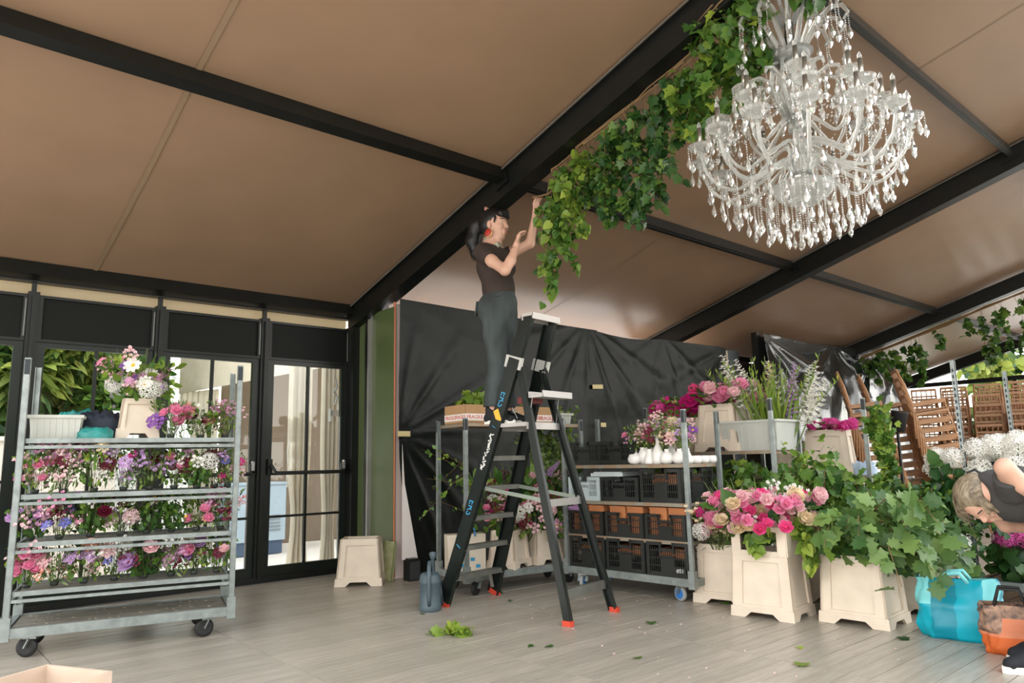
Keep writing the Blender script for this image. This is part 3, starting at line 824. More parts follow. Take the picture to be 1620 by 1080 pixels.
def collar_mesh(tw, td, h, name):
    """straight collar with a hand hole in each long side"""
    m = MB()
    for i, (w, d, n, ax) in enumerate(((tw, td, Vector((0, -1, 0)), Vector((1, 0, 0))), (tw, td, Vector((0, 1, 0)), Vector((-1, 0, 0))), (td, tw, Vector((1, 0, 0)), Vector((0, 1, 0))), (td, tw, Vector((-1, 0, 0)), Vector((0, -1, 0))))):
        c = n * d / 2
        def bx(u, z, du, dz, t=0.016):
            m.box(c + ax * u + Vector((0, 0, z)), (abs(ax.x) * du + abs(n.x) * t, abs(ax.y) * du + abs(n.y) * t, dz))
        if i < 2:
            bx(-w * 0.42, h / 2, w * 0.16, h); bx(w * 0.42, h / 2, w * 0.16, h); bx(0, h * 0.93, w * 0.7, h * 0.16); bx(0, h * 0.08, w * 0.7, h * 0.18)
        else: bx(0, h / 2, w, h)
        bx(0, h * 0.96, w + 0.03, 0.035, 0.03)
    return m.mesh(name, cream)
bucket_me = bucket_mesh(0.44, 0.36, 0.37, 0.29, 0.44, 'bucket')
bucket_big = bucket_mesh(0.46, 0.38, 0.41, 0.33, 0.46, 'bucket')
bucket_tiny = bucket_mesh(0.27, 0.25, 0.21, 0.2, 0.29, 'bucket')
bucket_small = bucket_mesh(0.33, 0.29, 0.27, 0.23, 0.34, 'bucket')
collar_me = collar_mesh(0.41, 0.33, 0.2, 'collar')
def bucket(label, loc, rz, me=bucket_me, name='flower_bucket', mat=None, group=None, up=True):
    o = obj(name, me, None, loc, (0, 0, rz)); tag(o, label, 'bucket', group)
    return o
VX = (-0.65, -0.75)
# stool-like empty bucket by the doors
bucket('empty cream bucket standing alone on the boards by the right glazed door', (3.72, 6.6, 0), math.radians(-38), bucket_me)
# front flower bucket with collar
fb = thing('flower_bucket', 'tall cream bucket with collar and hand hole holding pink roses, front of the group', 'bucket', (5.12, 2.99, 0), math.radians(-84))
obj('bucket', bucket_big, fb); obj('collar', collar_me, fb, (0, 0, 0.44))
bucket('tall cream bucket behind the left side of the pink rose bucket', (5.36, 3.5, 0), math.radians(-80), bucket_big)
bucket('cream bucket full of oak branches, rightmost of the front buckets', (5.34, 2.42, 0), math.radians(-88), bucket_big)
bucket('cream bucket set back between the rose bucket and the oak bucket', (5.98, 2.9, 0), math.radians(-84), bucket_big)
bucket('cream bucket mostly hidden behind the turquoise bag', (6.0, 2.2, 0), math.radians(-84), bucket_big)
# bottom left corner box
cb = thing('open_box', 'open pale wooden box cut off by the bottom left corner', 'box', (0.47, 3.05, 0), math.radians(-61 + 0))
bxm = M('pale_peach_board', (0.6, 0.46, 0.35), 0.6, var=0.08)
for nm, c, d in (('side', (0, 0.17, 0.27), (0.32, 0.012, 0.38)), ('side', (0, -0.17, 0.27), (0.32, 0.012, 0.38)), ('end', (0.154, 0, 0.27), (0.012, 0.33, 0.38)), ('end', (-0.154, 0, 0.27), (0.012, 0.33, 0.38)), ('bottom', (0, 0, 0.05), (0.3, 0.33, 0.1))):
    m = MB(); m.box(c, d); m.build(nm, bxm, cb)

def tub_mesh(w, d, h, mat, rim=0.02, taper=0.9):
    m = MB(); t = 0.006
    def ring(z, k, o): a, b = w / 2 * k + o, d / 2 * k + o; return [(-a, -b, z), (a, -b, z), (a, b, z), (-a, b, z)]
    def wall(a, b): m.add(a + b, [(i, (i + 1) % 4, 4 + (i + 1) % 4, 4 + i) for i in range(4)])
    wall(ring(0, taper, 0), ring(h, 1, 0)); wall(ring(h, 1, -t), ring(t, taper, -t)); m.add(ring(0, taper, 0), [(3, 2, 1, 0)]); m.add(ring(t, taper, -t), [(0, 1, 2, 3)])
    for z0, z1 in ((h - rim, h),):
        wall(ring(z0, 1, rim * 0.7), ring(z1, 1, rim * 0.7)); m.add(ring(z1, 1, rim * 0.7) + ring(z1, 1, -t), [(i, (i + 1) % 4, 4 + (i + 1) % 4, 4 + i) for i in range(4)]); m.add(ring(z0, 1, rim * .7) + ring(z0, 1, 0), [(4 + i, 4 + (i + 1) % 4, (i + 1) % 4, i) for i in range(4)])
    for i in range(7):
        x = -w * 0.36 + w * 0.12 * i
        for s in (-1, 1): m.box((x, s * d * 0.478, h * 0.45), (0.006, 0.006, h * 0.75), Matrix.Rotation(s * -0.09, 3, 'X'))
    return m.mesh('tub', mat)
def tub(label, T, x, y, z, w, d, h, rz=0.0, mat=clear_tub):
    o = obj('storage_tub', tub_mesh(w, d, h, mat), None, local(T, x, y, z), (0, 0, T[1] + rz)); return tag(o, label, 'tub')
# vented crate: rim, corner posts, floor and a lattice of bars
def crate_mesh(w, d, h, mat, dense=1.0, hole=True):
    m = MB(); t = 0.008
    def side(c, ax, n, L):
        def bx(u, z, du, dz, tt=t): m.box(Vector(c) + Vector(ax) * u + Vector((0, 0, z)), (abs(ax[0]) * du + abs(n[0]) * tt, abs(ax[1]) * du + abs(n[1]) * tt, dz))
        bx(0, 0.02, L, 0.04); bx(-L * 0.31, h - 0.014, L * 0.38, 0.028, 0.018); bx(L * 0.31, h - 0.014, L * 0.38, 0.028, 0.018); bx(0, h - 0.06, L * 0.34, 0.02, 0.016); bx(0, h - 0.115, L * 0.34, 0.016, 0.014)
        for s in (-1, 1): bx(s * L * 0.16, h - 0.045, 0.014, 0.09, 0.018); bx(s * (L / 2 - 0.012), h / 2, 0.03, h, 0.016)
        k = int(L / 0.02 * dense)
        for i in range(1, k):
            u = -L / 2 + L * i / k
            bx(u, h * 0.42, 0.006, h * 0.75 if abs(u) < L * 0.18 else h * 0.84, 0.005)
        for z in (0.09, 0.15, 0.21):
            if z < h - 0.05: bx(0, z, L, 0.007, 0.01)
        bx(0, h * 0.34, L * 0.34, h * 0.4, 0.006)
    side((0, -d / 2, 0), (1, 0, 0), (0, -1, 0), w); side((0, d / 2, 0), (1, 0, 0), (0, 1, 0), w)
    side((-w / 2, 0, 0), (0, 1, 0), (-1, 0, 0), d); side((w / 2, 0, 0), (0, 1, 0), (1, 0, 0), d)
    m.box((0, 0, 0.012), (w, d, 0.012))
    return m.mesh('crate', mat)
CR = crate_mesh(0.4, 0.5, 0.28, crate_black)
CRL = crate_mesh(0.4, 0.5, 0.21, crate_black)
GREYC = crate_mesh(0.36, 0.46, 0.21, M('pale_blue_grey_crate', (0.45, 0.53, 0.54), 0.45), 1.3)
def crate(me, label, T, x, y, z, rz=0.0, group=None):
    o = obj('plastic_crate', me, None, local(T, x, y, z), (0, 0, T[1] + rz)); return tag(o, label, 'crate', group)
row_n = ('left', 'middle', 'right')
for i, x in enumerate((-0.43, 0.0, 0.43)):
    crate(CR, 'black vented crate on the bottom deck of the crate trolley, %s of three' % row_n[i], C2, x, 0, 0.188, rnd.uniform(-.02, .02))
    crate(CRL, 'black crate holding clay troughs on the crate trolley second shelf, %s of three' % row_n[i], C2, x, 0, 0.483, rnd.uniform(-.02, .02))
    for k, (dx, w) in enumerate(((-0.095, 0.17), (0.095, 0.17))):
        m = MB(); m.box((0, 0, 0.12), (w, 0.42, 0.24)); m.box((0, 0, 0.235), (w + 0.006, 0.43, 0.016))
        o = m.build('clay_trough', orange_box, None); o.location = local(C2, x + dx, 0, 0.503); o.rotation_euler = (0, 0, C2[1])
        tag(o, 'terracotta trough sticking out of the %s crate on the second shelf, %s one' % (row_n[i], ('left', 'right')[k]), 'trough')
    m = MB(); m.box((0, 0, 0.16), (0.26, 0.36, 0.07))
    o = m.build('clay_trough', orange_box, None); o.location = local(C2, x, 0, 0.212); o.rotation_euler = (0, 0, C2[1])
    tag(o, 'terracotta block seen through the bars of the %s crate on the bottom deck' % row_n[i], 'trough')
crate(GREYC, 'pale blue grey vented crate on the third shelf of the crate trolley', C2, -0.44, -0.02, 0.788)
crate(CRL, 'low black crate beside the pale grey crate on the third shelf', C2, -0.04, 0, 0.788, 0.02)
crate(CR, 'tall black crate at the right end of the third shelf of the crate trolley', C2, 0.4, 0, 0.788)
m = MB(); m.box((0, 0, 0.17), (0.26, 0.36, 0.08)); o = m.build('clay_trough', orange_box, None); o.location = local(C2, 0.4, 0, 0.81); o.rotation_euler = (0, 0, C2[1]); tag(o, 'terracotta block inside the tall crate on the third shelf of the crate trolley', 'trough')
m = MB(); m.box((0, 0, 0.015), (0.34, 0.44, 0.03)); m.box((0, 0, 0.035), (0.3, 0.4, 0.012)); o = m.build('tray', M('pale_lid', (0.5, 0.55, 0.55), 0.5), None); o.location = local(C2, -0.22, 0.0, 1.003); o.rotation_euler = (0, 0, C2[1] + .1); tag(o, 'pale grey tray lying across the grey crate and low black crate', 'tray')
crate(CRL, 'open black crate on top of the crate trolley, left of two', C2, -0.46, 0.02, 1.108, 0.05)
crate(CRL, 'open black crate on top of the crate trolley beside the bud vases', C2, -0.07, 0.02, 1.108, -0.03)
m = MB(); m.box((0, 0, 0), (0.1, 0.002, 0.045)); o = m.build('crate_tag', M('black_tag', (0.02, 0.02, 0.02), 0.5), None); o.location = local(C2, 0.56, -0.268, 0.25); o.rotation_euler = (0, 0, C2[1]); tag(o, 'small black tag with white characters on the bottom right crate', 'tag')
text_part('tag_text', '#51', 0.045, white_ink, o, (0, -0.002, 0), (PI / 2, 0, 0))

# pale trays / bottles at the right end of the crate trolley top
for i in range(4):
    m = MB(); m.lathe([(0, 0), (0.05, 0), (0.062, 0.02), (0.06, 0.05), (0.05, 0.065), (0, 0.065)], 14); o = m.build('bud_vase', white_cer, None, True)
    o.location = local(C2, 0.6, -0.14 + 0.125 * i, 1.108); tag(o, 'low white dish at right end of the crate trolley top, %s from the front' % ('first', 'second', 'third', 'fourth')[i], 'vase', None)
VP = {'round': [(0, 0), (0.04, 0), (0.062, 0.025), (0.066, 0.05), (0.05, 0.085), (0.022, 0.1), (0.018, 0.115), (0.024, 0.125)],
      'tall': [(0, 0), (0.05, 0), (0.058, 0.04), (0.052, 0.09), (0.03, 0.14), (0.016, 0.17), (0.015, 0.21), (0.024, 0.22)],
      'jar': [(0, 0), (0.04, 0), (0.058, 0.05), (0.06, 0.09), (0.045, 0.12), (0.038, 0.13), (0.046, 0.145)],
      'bottle': [(0, 0), (0.045, 0), (0.05, 0.02), (0.045, 0.06), (0.028, 0.1), (0.024, 0.12), (0.03, 0.13)]}
VM = {}
for k, pr in VP.items():
    m = MB(); m.lathe(pr + [(r - 0.006, z) for r, z in pr[::-1] if r > 0.01 and z > 0.02], 18); VM[k] = m.mesh('vase', white_cer, True)
vases = [('round', 0.115, -0.2), ('jar', 0.2, -0.17), ('bottle', 0.27, -0.2), ('tall', 0.35, -0.19), ('round', 0.44, -0.19), ('round', 0.55, -0.17), ('bottle', 0.5, 0.02), ('jar', 0.16, 0.0), ('tall', 0.34, 0.03), ('bottle', 0.42, 0.1)]
vb = [[('rose', 'pink', 2, .03), ('spray', 'mauve', 3, .03), ('daisy', 'palepink', 1, .03), ('bud', 'lilac', 2, .02)], [('rose', 'pink', 6, .035), ('spray', 'palepink', 3, .035)],
      [('cluster', 'burgundy', 3, .03), ('spray', 'mauve', 3, .035)], [('spray', 'palepink', 4, .035), ('bud', 'magenta', 2, .025), ('daisy', 'lilac', 2, .035)],
      [('daisy', 'white', 2, .042), ('cluster', 'burgundy', 2, .03), ('spray', 'cream', 3, .03)], [('cluster', 'palepink', 3, .036), ('spray', 'lilac', 3, .03), ('rose', 'mauve', 1, .04)],
      [('daisy', 'purple', 2, .04), ('spray', 'palepink', 3, .03)], [('cluster', 'white', 2, .04), ('spray', 'pink', 3, .03)], [('cluster', 'cream', 2, .04), ('bud', 'magenta', 2, .025)], [('spray', 'lilac', 4, .03), ('bud', 'blue', 2, .025)]]
vlab = ['squat', 'jar shaped', 'small', 'tall necked', 'squat', 'wide squat', 'small rear', 'rear jar shaped', 'rear tall necked', 'rear small']
vdesc = ['mauve and pale pink sprays', 'a cluster of pink roses', 'dark burgundy phlox', 'pale pink sprays and lilac daisies', 'white daisies with yellow centres', 'pale pink phlox', 'purple daisies', 'white phlox', 'cream phlox', 'lilac sprays']
for i, (k, x, y) in enumerate(vases):
    vh = VP[k][-1][1]
    t = arrangement('bud_vase', '%s white bud vase with %s on the crate trolley' % (vlab[i], vdesc[i]), local(C2, x, y, 1.108), rnd.uniform(0, 6), 0.085, 0.2, vb[i], 3, None, 'bud vases on the crate trolley', 'vase', zb=vh)
    obj('vase', VM[k], t)
    m = MB()
    for q in range(4): m.tube([(0, 0, vh - 0.05), (rnd.uniform(-.05, .05), rnd.uniform(-.05, .05), vh + 0.14)], 0.003, 3)
    m.build('stem', stem_m, t)

# cardboard boxes with printed tape
def carton(label, T, x, y, z, w, d, h, rz, words):
    t = thing('cardboard_box', label, 'box', local(T, x, y, z), T[1] + rz)
    m = MB(); k = 0.005
    m.box((0, 0, k / 2 + 0.001), (w, d, k))
    for s in (-1, 1): m.box((0, s * (d / 2 - k / 2), h / 2), (w, k, h)); m.box((s * (w / 2 - k / 2), 0, h / 2), (k, d, h))
    m.build('carton', card, t)
    m = MB()
    for s in (-1, 1): m.box((0, s * (d / 2 + 0.0006), 0.055), (w + 0.002, 0.0012, 0.062)); m.box((s * (w / 2 + 0.0006), 0, 0.055), (0.0012, d + 0.002, 0.062))
    tp = m.build('printed_tape', tape_white, t)
    for sx in words:
        text_part('print', 'FRAGILE', 0.048, red_ink, tp, (sx * w, -d / 2 - 0.002, 0.055), (PI / 2, 0, 0))
    for sy in (-0.28, 0.2):
        text_part('print', 'FRAGILE', 0.048, red_ink, tp, (-w / 2 - 0.002, sy * d, 0.055), (PI / 2, 0, -PI / 2))
    return t
carton('open cardboard box with FRAGILE tape and green leaves left of the ladder', C1, -0.42, 0.0, 1.51, 0.42, 0.36, 0.17, 0.05, (-0.25, 0.2))
carton('cardboard box with FRAGILE tape on the trolley top behind the ladder and the shoes', C1, 0.16, 0.02, 1.51, 0.44, 0.36, 0.165, 0.0, (-0.27, 0.05, 0.36))
tub('small clear plastic tub at the right end of the trolley top behind the ladder', C1, 0.52, 0.0, 1.51, 0.24, 0.3, 0.11)
# things on the tall trolley's top shelf
tub('milky translucent storage tub at the left end of the top shelf', T1, -0.485, -0.02, 1.37, 0.3, 0.36, 0.16)
def lump(name, label, cat, mat, T, x, y, z, w, d, h, seed, rz=0.0, folds=5):
    m = MB(); n, k = 40, 18; vs = []
    for j in range(k + 1):
        ph = PI / 2 * (1 - j / k * 1.0)
        for i in range(n):
            a = 2 * PI * i / n
            rr = math.cos(ph) ** 0.45 if j else 0.0
            p = Vector((math.cos(a) * rr, math.sin(a) * rr, math.sin(ph) ** 0.7))
            nn = noise.noise((p.x * 2.2 + seed, p.y * 2.2, p.z * 2)) * 0.22 + 0.1 * noise.noise((p.x * 6 + seed, p.y * 5, p.z * 5)) + 0.05 * math.sin(folds * p.x * 4 + 3 * p.y + seed)
            vs.append((p.x * w / 2 * (1 + nn * 0.4), p.y * d / 2 * (1 + nn * 0.4), max(0.0, p.z * h * (1 + nn * 1.2))))
    m.add(vs, [(j * n + i, (j + 1) * n + i, (j + 1) * n + (i + 1) % n, j * n + (i + 1) % n) for j in range(k) for i in range(n)])
    o = m.build(name, mat, None, True); o.location = local(T, x, y, z); o.rotation_euler = (0, 0, T[1] + rz)
    return tag(o, label, cat)
teal = M('teal_nylon', (0.02, 0.22, 0.2), 0.4, var=0.3, vscale=8); navy = M('navy_cloth', (0.018, 0.026, 0.045), 0.6, var=0.3)
lump('folded_bag', 'teal folded nylon bag on the top shelf under the navy cloth', 'bag', teal, T1, -0.26, -0.14, 1.37, 0.24, 0.18, 0.075, 2.0)
lump('folded_cloth', 'navy crumpled cloth bundle on the top shelf between tub and bucket', 'cloth', navy, T1, -0.24, 0.08, 1.37, 0.3, 0.26, 0.19, 5.0)
lump('folded_bag', 'thin teal bag lying on top behind the milky tub', 'bag', teal, T1, -0.38, 0.215, 1.37, 0.34, 0.09, 0.2, 8.0)
bucket('cream flower bucket on the top shelf of the tall trolley under white and purple flowers', local(T1, 0.0, 0.02, 1.37), T1[1] + 0.06, bucket_tiny)
# ------------------------------------------------------------------ flowers on the tall trolley
arrangement('flower_bunch', 'loose bunch of pink, purple and white stems in the bucket on the top shelf', local(T1, 0.0, 0.0, 1.61), 0, 0.26, 0.34,
            [('cluster', 'mauve', 9, .028), ('spray', 'palepink', 8, .04), ('cluster', 'purple', 5, .028), ('daisy', 'white', 3, .05), ('bud', 'lilac', 5, .018), ('hydrangea', 'white', 3, .06), ('cluster', 'pink', 4, .03)], 0)
rows = [
    ('top', 1.37, [(0.22, 'pink roses with dark foliage', [('rose', 'pink', 9, .04), ('cluster', 'purple', 1, .05), ('cluster', 'peach', 1, .05)], 2, .13, .22),
                   (0.42, 'peach and burgundy dahlias', [('peony', 'peach', 3, .05), ('peony', 'burgundy', 2, .045), ('rose', 'pink', 2, .05), ('peony', 'white', 1, .05), ('spray', 'white', 3, .04)], 0, .12, .18),
                   (0.59, 'trailing mauve sprays and green leaves', [('spray', 'mauve', 6, .035), ('spray', 'palepink', 3, .035)], 3, .12, .24)]),
    ('second', 1.01, [(-0.6, 'pink roses spilling over the left post', [('rose', 'pink', 9, .035), ('spray', 'palepink', 4, .04), ('bud', 'lilac', 2, .02)], 0, .12, .24),
                      (-0.42, 'dusky red umbels and pale blossom', [('spray', 'mauve', 4, .045), ('cluster', 'burgundy', 3, .035), ('spray', 'palepink', 6, .04)], 2, .14, .26),
                      (-0.24, 'small pale sprays in dense green', [('spray', 'white', 5, .035), ('cluster', 'burgundy', 2, .04), ('cluster', 'cream', 2, .035)], 0, .13, .27),
                      (-0.06, 'lilac bells and lime buds', [('cluster', 'lilac', 3, .035), ('bud', 'yellow', 3, .02), ('spray', 'lilac', 3, .035)], 2, .13, .24),
                      (0.1, 'pale lilac sprays and a magenta flower', [('spray', 'lilac', 6, .04), ('cluster', 'magenta', 2, .03), ('peony', 'burgundy', 1, .035)], 3, .13, .26),
                      (0.26, 'a white anemone over pink roses', [('daisy', 'white', 1, .07), ('cluster', 'mauve', 2, .045), ('rose', 'pink', 5, .042)], 0, .13, .26),
                      (0.41, 'a deep red scabious head and cream rose', [('cluster', 'burgundy', 2, .06), ('rose', 'cream', 1, .05), ('spray', 'white', 2, .035)], 1, .12, .22),
                      (0.53, 'a white hydrangea and blue flowers', [('hydrangea', 'white', 1, .055), ('daisy', 'blue', 2, .03), ('spray', 'lilac', 3, .035)], 2, .12, .24),
                      (0.64, 'a peach dahlia and magenta bells', [('peony', 'peach', 1, .05), ('cluster', 'magenta', 2, .025), ('spray', 'palepink', 3, .03)], 3, .11, .22)]),
    ('third', 0.71, [(-0.6, 'lilac peonies', [('peony', 'lilac', 2, .055), ('spray', 'palepink', 3, .035), ('spray', 'mauve', 3, .035)], 1, .12, .22),
                     (-0.42, 'pale blue bells and pink spray', [('cluster', 'blue', 3, .035), ('spray', 'pink', 5, .04), ('spray', 'burgundy', 3, .035)], 2, .13, .23),
                     (-0.24, 'dark red dahlia among tall green stems', [('peony', 'burgundy', 2, .045), ('cluster', 'lilac', 1, .04)], 1, .14, .27),
                     (-0.06, 'pale pink stocks and burgundy', [('hydrangea', 'palepink', 2, .05), ('cluster', 'burgundy', 2, .04), ('spray', 'lilac', 4, .03)], 3, .13, .22),
                     (0.1, 'small lilac sprays over dark leaves', [('spray', 'lilac', 6, .03), ('spray', 'white', 3, .03)], 1, .13, .24),
                     (0.26, 'yellow buds in dark foliage', [('bud', 'yellow', 5, .018), ('spray', 'white', 2, .03), ('bud', 'peach', 3, .018)], 1, .13, .25),
                     (0.42, 'pink roses and a white bloom', [('rose', 'pink', 5, .04), ('peony', 'white', 2, .04), ('daisy', 'peach', 2, .03), ('cluster', 'blue', 1, .03)], 0, .12, .23),
                     (0.58, 'pale mauve scabious and rust leaves', [('cluster', 'mauve', 3, .04), ('spray', 'burgundy', 4, .035), ('spray', 'palepink', 3, .03)], 2, .13, .25)]),
    ('bottom', 0.41, [(-0.6, 'pink roses trailing left', [('rose', 'pink', 8, .04), ('cluster', 'burgundy', 1, .035), ('spray', 'palepink', 3, .03)], 0, .12, .24),
                      (-0.43, 'cream and dusky pink blossoms', [('cluster', 'palepink', 3, .045), ('bud', 'yellow', 3, .02), ('spray', 'peach', 3, .03)], 2, .13, .2),
                      (-0.26, 'purple flowers and lime leaves', [('cluster', 'lilac', 2, .045), ('bud', 'yellow', 2, .02), ('cluster', 'peach', 1, .045)], 0, .13, .24),
                      (-0.08, 'blue delphinium bits and white sprays', [('cluster', 'blue', 3, .03), ('spray', 'white', 5, .035), ('cluster', 'palepink', 2, .05)], 3, .13, .22),
                      (0.1, 'a large lilac peony', [('peony', 'lilac', 2, .075), ('spray', 'burgundy', 3, .03), ('peony', 'palepink', 1, .05)], 1, .14, .22),
                      (0.27, 'mauve scabious and yellow green seed heads', [('cluster', 'mauve', 3, .05), ('bud', 'yellow', 3, .02), ('spray', 'palepink', 2, .03)], 2, .12, .22),
                      (0.42, 'pink roses and burgundy umbels', [('rose', 'pink', 4, .042), ('spray', 'burgundy', 4, .04), ('cluster', 'purple', 1, .03)], 3, .12, .24),
                      (0.57, 'pale lilac peonies over green leaves', [('peony', 'lilac', 3, .045), ('cluster', 'burgundy', 2, .03), ('rose', 'palepink', 2, .04)], 0, .13, .25)])]
for rn, z, items in rows:
    for i, (x, ds, bl, g, r, h) in enumerate(items):
        arrangement('flower_arrangement', 'low arrangement of %s, %s planted shelf' % (ds, rn) if rn != 'top' else 'low arrangement of %s beside the top shelf bucket' % ds,
                    local(T1, x if abs(x) < 0.6 else x * 0.97, -0.1 + rnd.uniform(-.02, .03), z), T1[1], r, h, bl, g, ('bowl', bowl_me, 0.042), 'arrangements on the tall trolley', zb=0.02)
# ------------------------------------------------------------------ flowers on the trolley behind the ladder
for i, (x, y, lb) in enumerate(((-0.1, -0.08, 'cream bucket on the low trolley deck seen between the ladder steps, left of three'), (0.3, -0.02, 'cream bucket on the low trolley deck behind the ladder, middle of three'), (0.58, 0.05, 'cream bucket on the low trolley deck beside the crate trolley, right of three'))):
    bucket(lb, local(C1, x, y, 0.187), C1[1] + (0.5, 0.1, -0.05)[i], bucket_small)
arrangement('flower_bunch', 'tall mixed bunch with white and pink blooms behind the ladder steps', local(C1, -0.14, 0, 0.48), 0, 0.36, 0.55, [('hydrangea', 'white', 2, .06), ('rose', 'pink', 7, .04), ('cluster', 'magenta', 3, .03), ('spray', 'burgundy', 5, .04), ('cluster', 'palepink', 4, .04)], 0)
arrangement('flower_bunch', 'dark leafy bunch with lilac spires and pale roses behind the rear ladder legs', local(C1, 0.3, 0.02, 0.48), 0, 0.38, 0.62, [('spike', 'lilac', 3, .035), ('hydrangea', 'palepink', 1, .05), ('rose', 'palepink', 6, .04), ('spray', 'palepink', 6, .035), ('spray', 'burgundy', 4, .04)], 1)
arrangement('flower_bunch', 'cluster of orchid pink flowers hanging over a low bucket behind the ladder', local(C1, 0.38, -0.3, 0.42), 0, 0.12, 0.2, [('daisy', 'mauve', 9, .05), ('spray', 'palepink', 4, .04)], 1)
t = thing('leafy_branch', 'tall pale green leafy branches standing on the low trolley behind the crate trolley', 'foliage', local(C1, 0.52, 0.12, 0.45))
foliage(t, [[(0, 0, 0), (rnd.uniform(-.1, .1), rnd.uniform(-.1, .1), .5), (rnd.uniform(-.5, .35), rnd.uniform(-.2, .2), rnd.uniform(.8, 1.35))] for k in range(24)], 'oval', 'sage', 0.06, 50, 30, 0.07, 0.1, stem_m, 0.004, 'lime')
t = thing('leafy_branch', 'thin leafy twigs reaching out left of the trolley behind the ladder', 'foliage', local(C1, -0.35, 0.05, 0.6))
foliage(t, [[(0, 0, 0), (-.2, -.05, rnd.uniform(.1, .6)), (-.55 + rnd.uniform(-.2, .1), -.1, rnd.uniform(0, .75))] for k in range(6)], 'oval', 'mid', 0.042, 16, 20, 0.03, 0.1, twig_m, 0.003, 'lime')
t = thing('leafy_branch', 'bunch of green leaves spilling out of the open cardboard box', 'foliage', local(C1, -0.36, 0.02, 1.54))
foliage(t, [[(rnd.uniform(-.2, .1), rnd.uniform(-.1, .1), .05), (rnd.uniform(-.15, .15), rnd.uniform(-.1, .1), .16), (rnd.uniform(-.2, .25), rnd.uniform(-.12, .12), rnd.uniform(.18, .26))] for k in range(12)], 'vine', 'lime', 0.085, 50, 20, 0.06, 0.1, stem_m, 0.004, 'mid')
# paper bag / carrier on low deck
arrangement('flower_bunch', 'dense green bunch with pink and burgundy sprays low behind the ladder steps', local(C1, 0.08, -0.06, 0.4), 0, 0.34, 0.5, [('spray', 'burgundy', 8, .04), ('rose', 'pink', 6, .04), ('spray', 'palepink', 8, .04), ('cluster', 'white', 3, .04)], 3)
bg = thing('carrier_bag', 'cream printed carrier bag standing on the left end of the low trolley behind the ladder', 'bag', local(C1, -0.5, 0.05, 0.187), C1[1] - 0.3)
m = MB(); m.box((0, 0, 0.16), (0.34, 0.2, 0.32), None, (1.05, 0.75)); m.build('bag_body', M('cream_bag', (0.62, 0.54, 0.43), 0.7, var=0.12, vscale=4), bg)
m = MB(); m.tube([(-0.08, -0.08, 0.3), (-0.07, -0.085, 0.37), (0, -0.085, 0.39), (0.07, -0.085, 0.37), (0.08, -0.08, 0.3)], 0.008, 5); m.build('handle', M('blue_handle', (0.03, 0.2, 0.4), 0.5), bg)
m = MB()
for p in ((-.05, .05), (.05, .1), (.08, .2), (0.1, .04)): m.box((p[0], -0.102 + p[1] * 0.075, p[1]), (0.04, 0.003, 0.03))
m.build('print', blue_ink, bg)
# ------------------------------------------------------------------ flowers above the crate trolley and on the bucket trolley
bucket('cream bucket of magenta peonies standing behind the bud vases', local(C3, -0.42, -0.02, 1.207), C3[1], bucket_small)
arrangement('flower_bunch', 'bunch of deep magenta peonies with cream buds above the bud vases', local(C3, -0.42, -0.02, 1.52), 0, 0.27, 0.22, [('peony', 'magenta', 30, .062), ('rose', 'cream', 4, .03), ('peony', 'pinkmag', 3, .05)], 0)
bucket('narrow cream bucket between the magenta and the pink peony buckets', local(C3, -0.12, 0.1, 1.207), C3[1] + .05, bucket_small)
bucket('large cream bucket of pink peonies at the middle of the bucket trolley', local(C3, 0.1, -0.06, 1.207), C3[1], bucket_me)
arrangement('flower_bunch', 'bunch of bright and pale pink peonies in the large cream bucket', local(C3, 0.1, -0.04, 1.6), 0, 0.3, 0.22, [('peony', 'pink', 22, .065), ('peony', 'palepink', 8, .055), ('peony', 'hotpink', 7, .06), ('hydrangea', 'cream', 3, .05)], 0)
tub('long milky tub at the right end of the bucket trolley under the white gladioli', C3, 0.42, -0.02, 1.207, 0.56, 0.42, 0.27)
gl = thing('gladiolus_bunch', 'tall white and violet gladioli with green tips in the long milky tub', 'flowers', (6.2, 3.46, 1.22))
m = MB(); lf = MB()
for k in range(46):
    a = rnd.uniform(-.26, .26); b = rnd.uniform(-.12, .12)
    top = (a * 1.6, b + a * 0.5 * 0 - a * 1.4, rnd.uniform(.62, .86))
    m.tube([(a * .5, b, 0.0), (a, b - a * .5, .35), top], 0.007, 4, 0.003)
    for q in range(9):
        f_ = 0.62 + 0.38 * q / 9; p = Vector((a, b - a * .5, .35)).lerp(Vector(top), (f_ - 0.5) * 2)
        add_leaf(lf, p, (rdir() * 0.5 + Vector((0, 0, 1))), rdir(), 0.06, 'thin')
    for q in range(2): add_leaf(lf, (a * .6, b, 0.1), (a, rnd.uniform(-.3, .3), 1.2), rdir(), rnd.uniform(.35, .55), 'blade')
tag(m.build('stem', stem_m, gl), kind='stuff'); tag(lf.build('greenery', LEAF['lime'], gl, True), kind='stuff')
for k, (r_, d_, z, c, ln) in enumerate(((-.3, .02, .5, 'white', -.35), (-.24, -.05, .42, 'white', -.3), (-.17, .05, .46, 'white', -.22), (-.12, -.06, .34, 'white', -.15), (-.06, .04, .4, 'cream', -.1), (.0, -.05, .3, 'white', 0), (.05, .04, .42, 'white', 0), (.12, -.06, .24, 'lilac', .05), (.17, .0, .34, 'lilac', .05), (.15, .05, .5, 'lilac', .05), (.24, -.04, .26, 'white', .12), (.28, .03, .36, 'white', .15), (.34, -.03, .26, 'white', .2), (.36, .05, .4, 'white', .2), (.1, -.08, .12, 'lilac', 0))):
    put_bloom(gl, 'spike', c, (.755 * r_ - .65 * -d_ * .5, -.655 * r_ - d_ * .3, z - .06), .085 if c != 'lilac' else .065, (.755 * ln * 2, -.655 * ln * 2, 1.6))
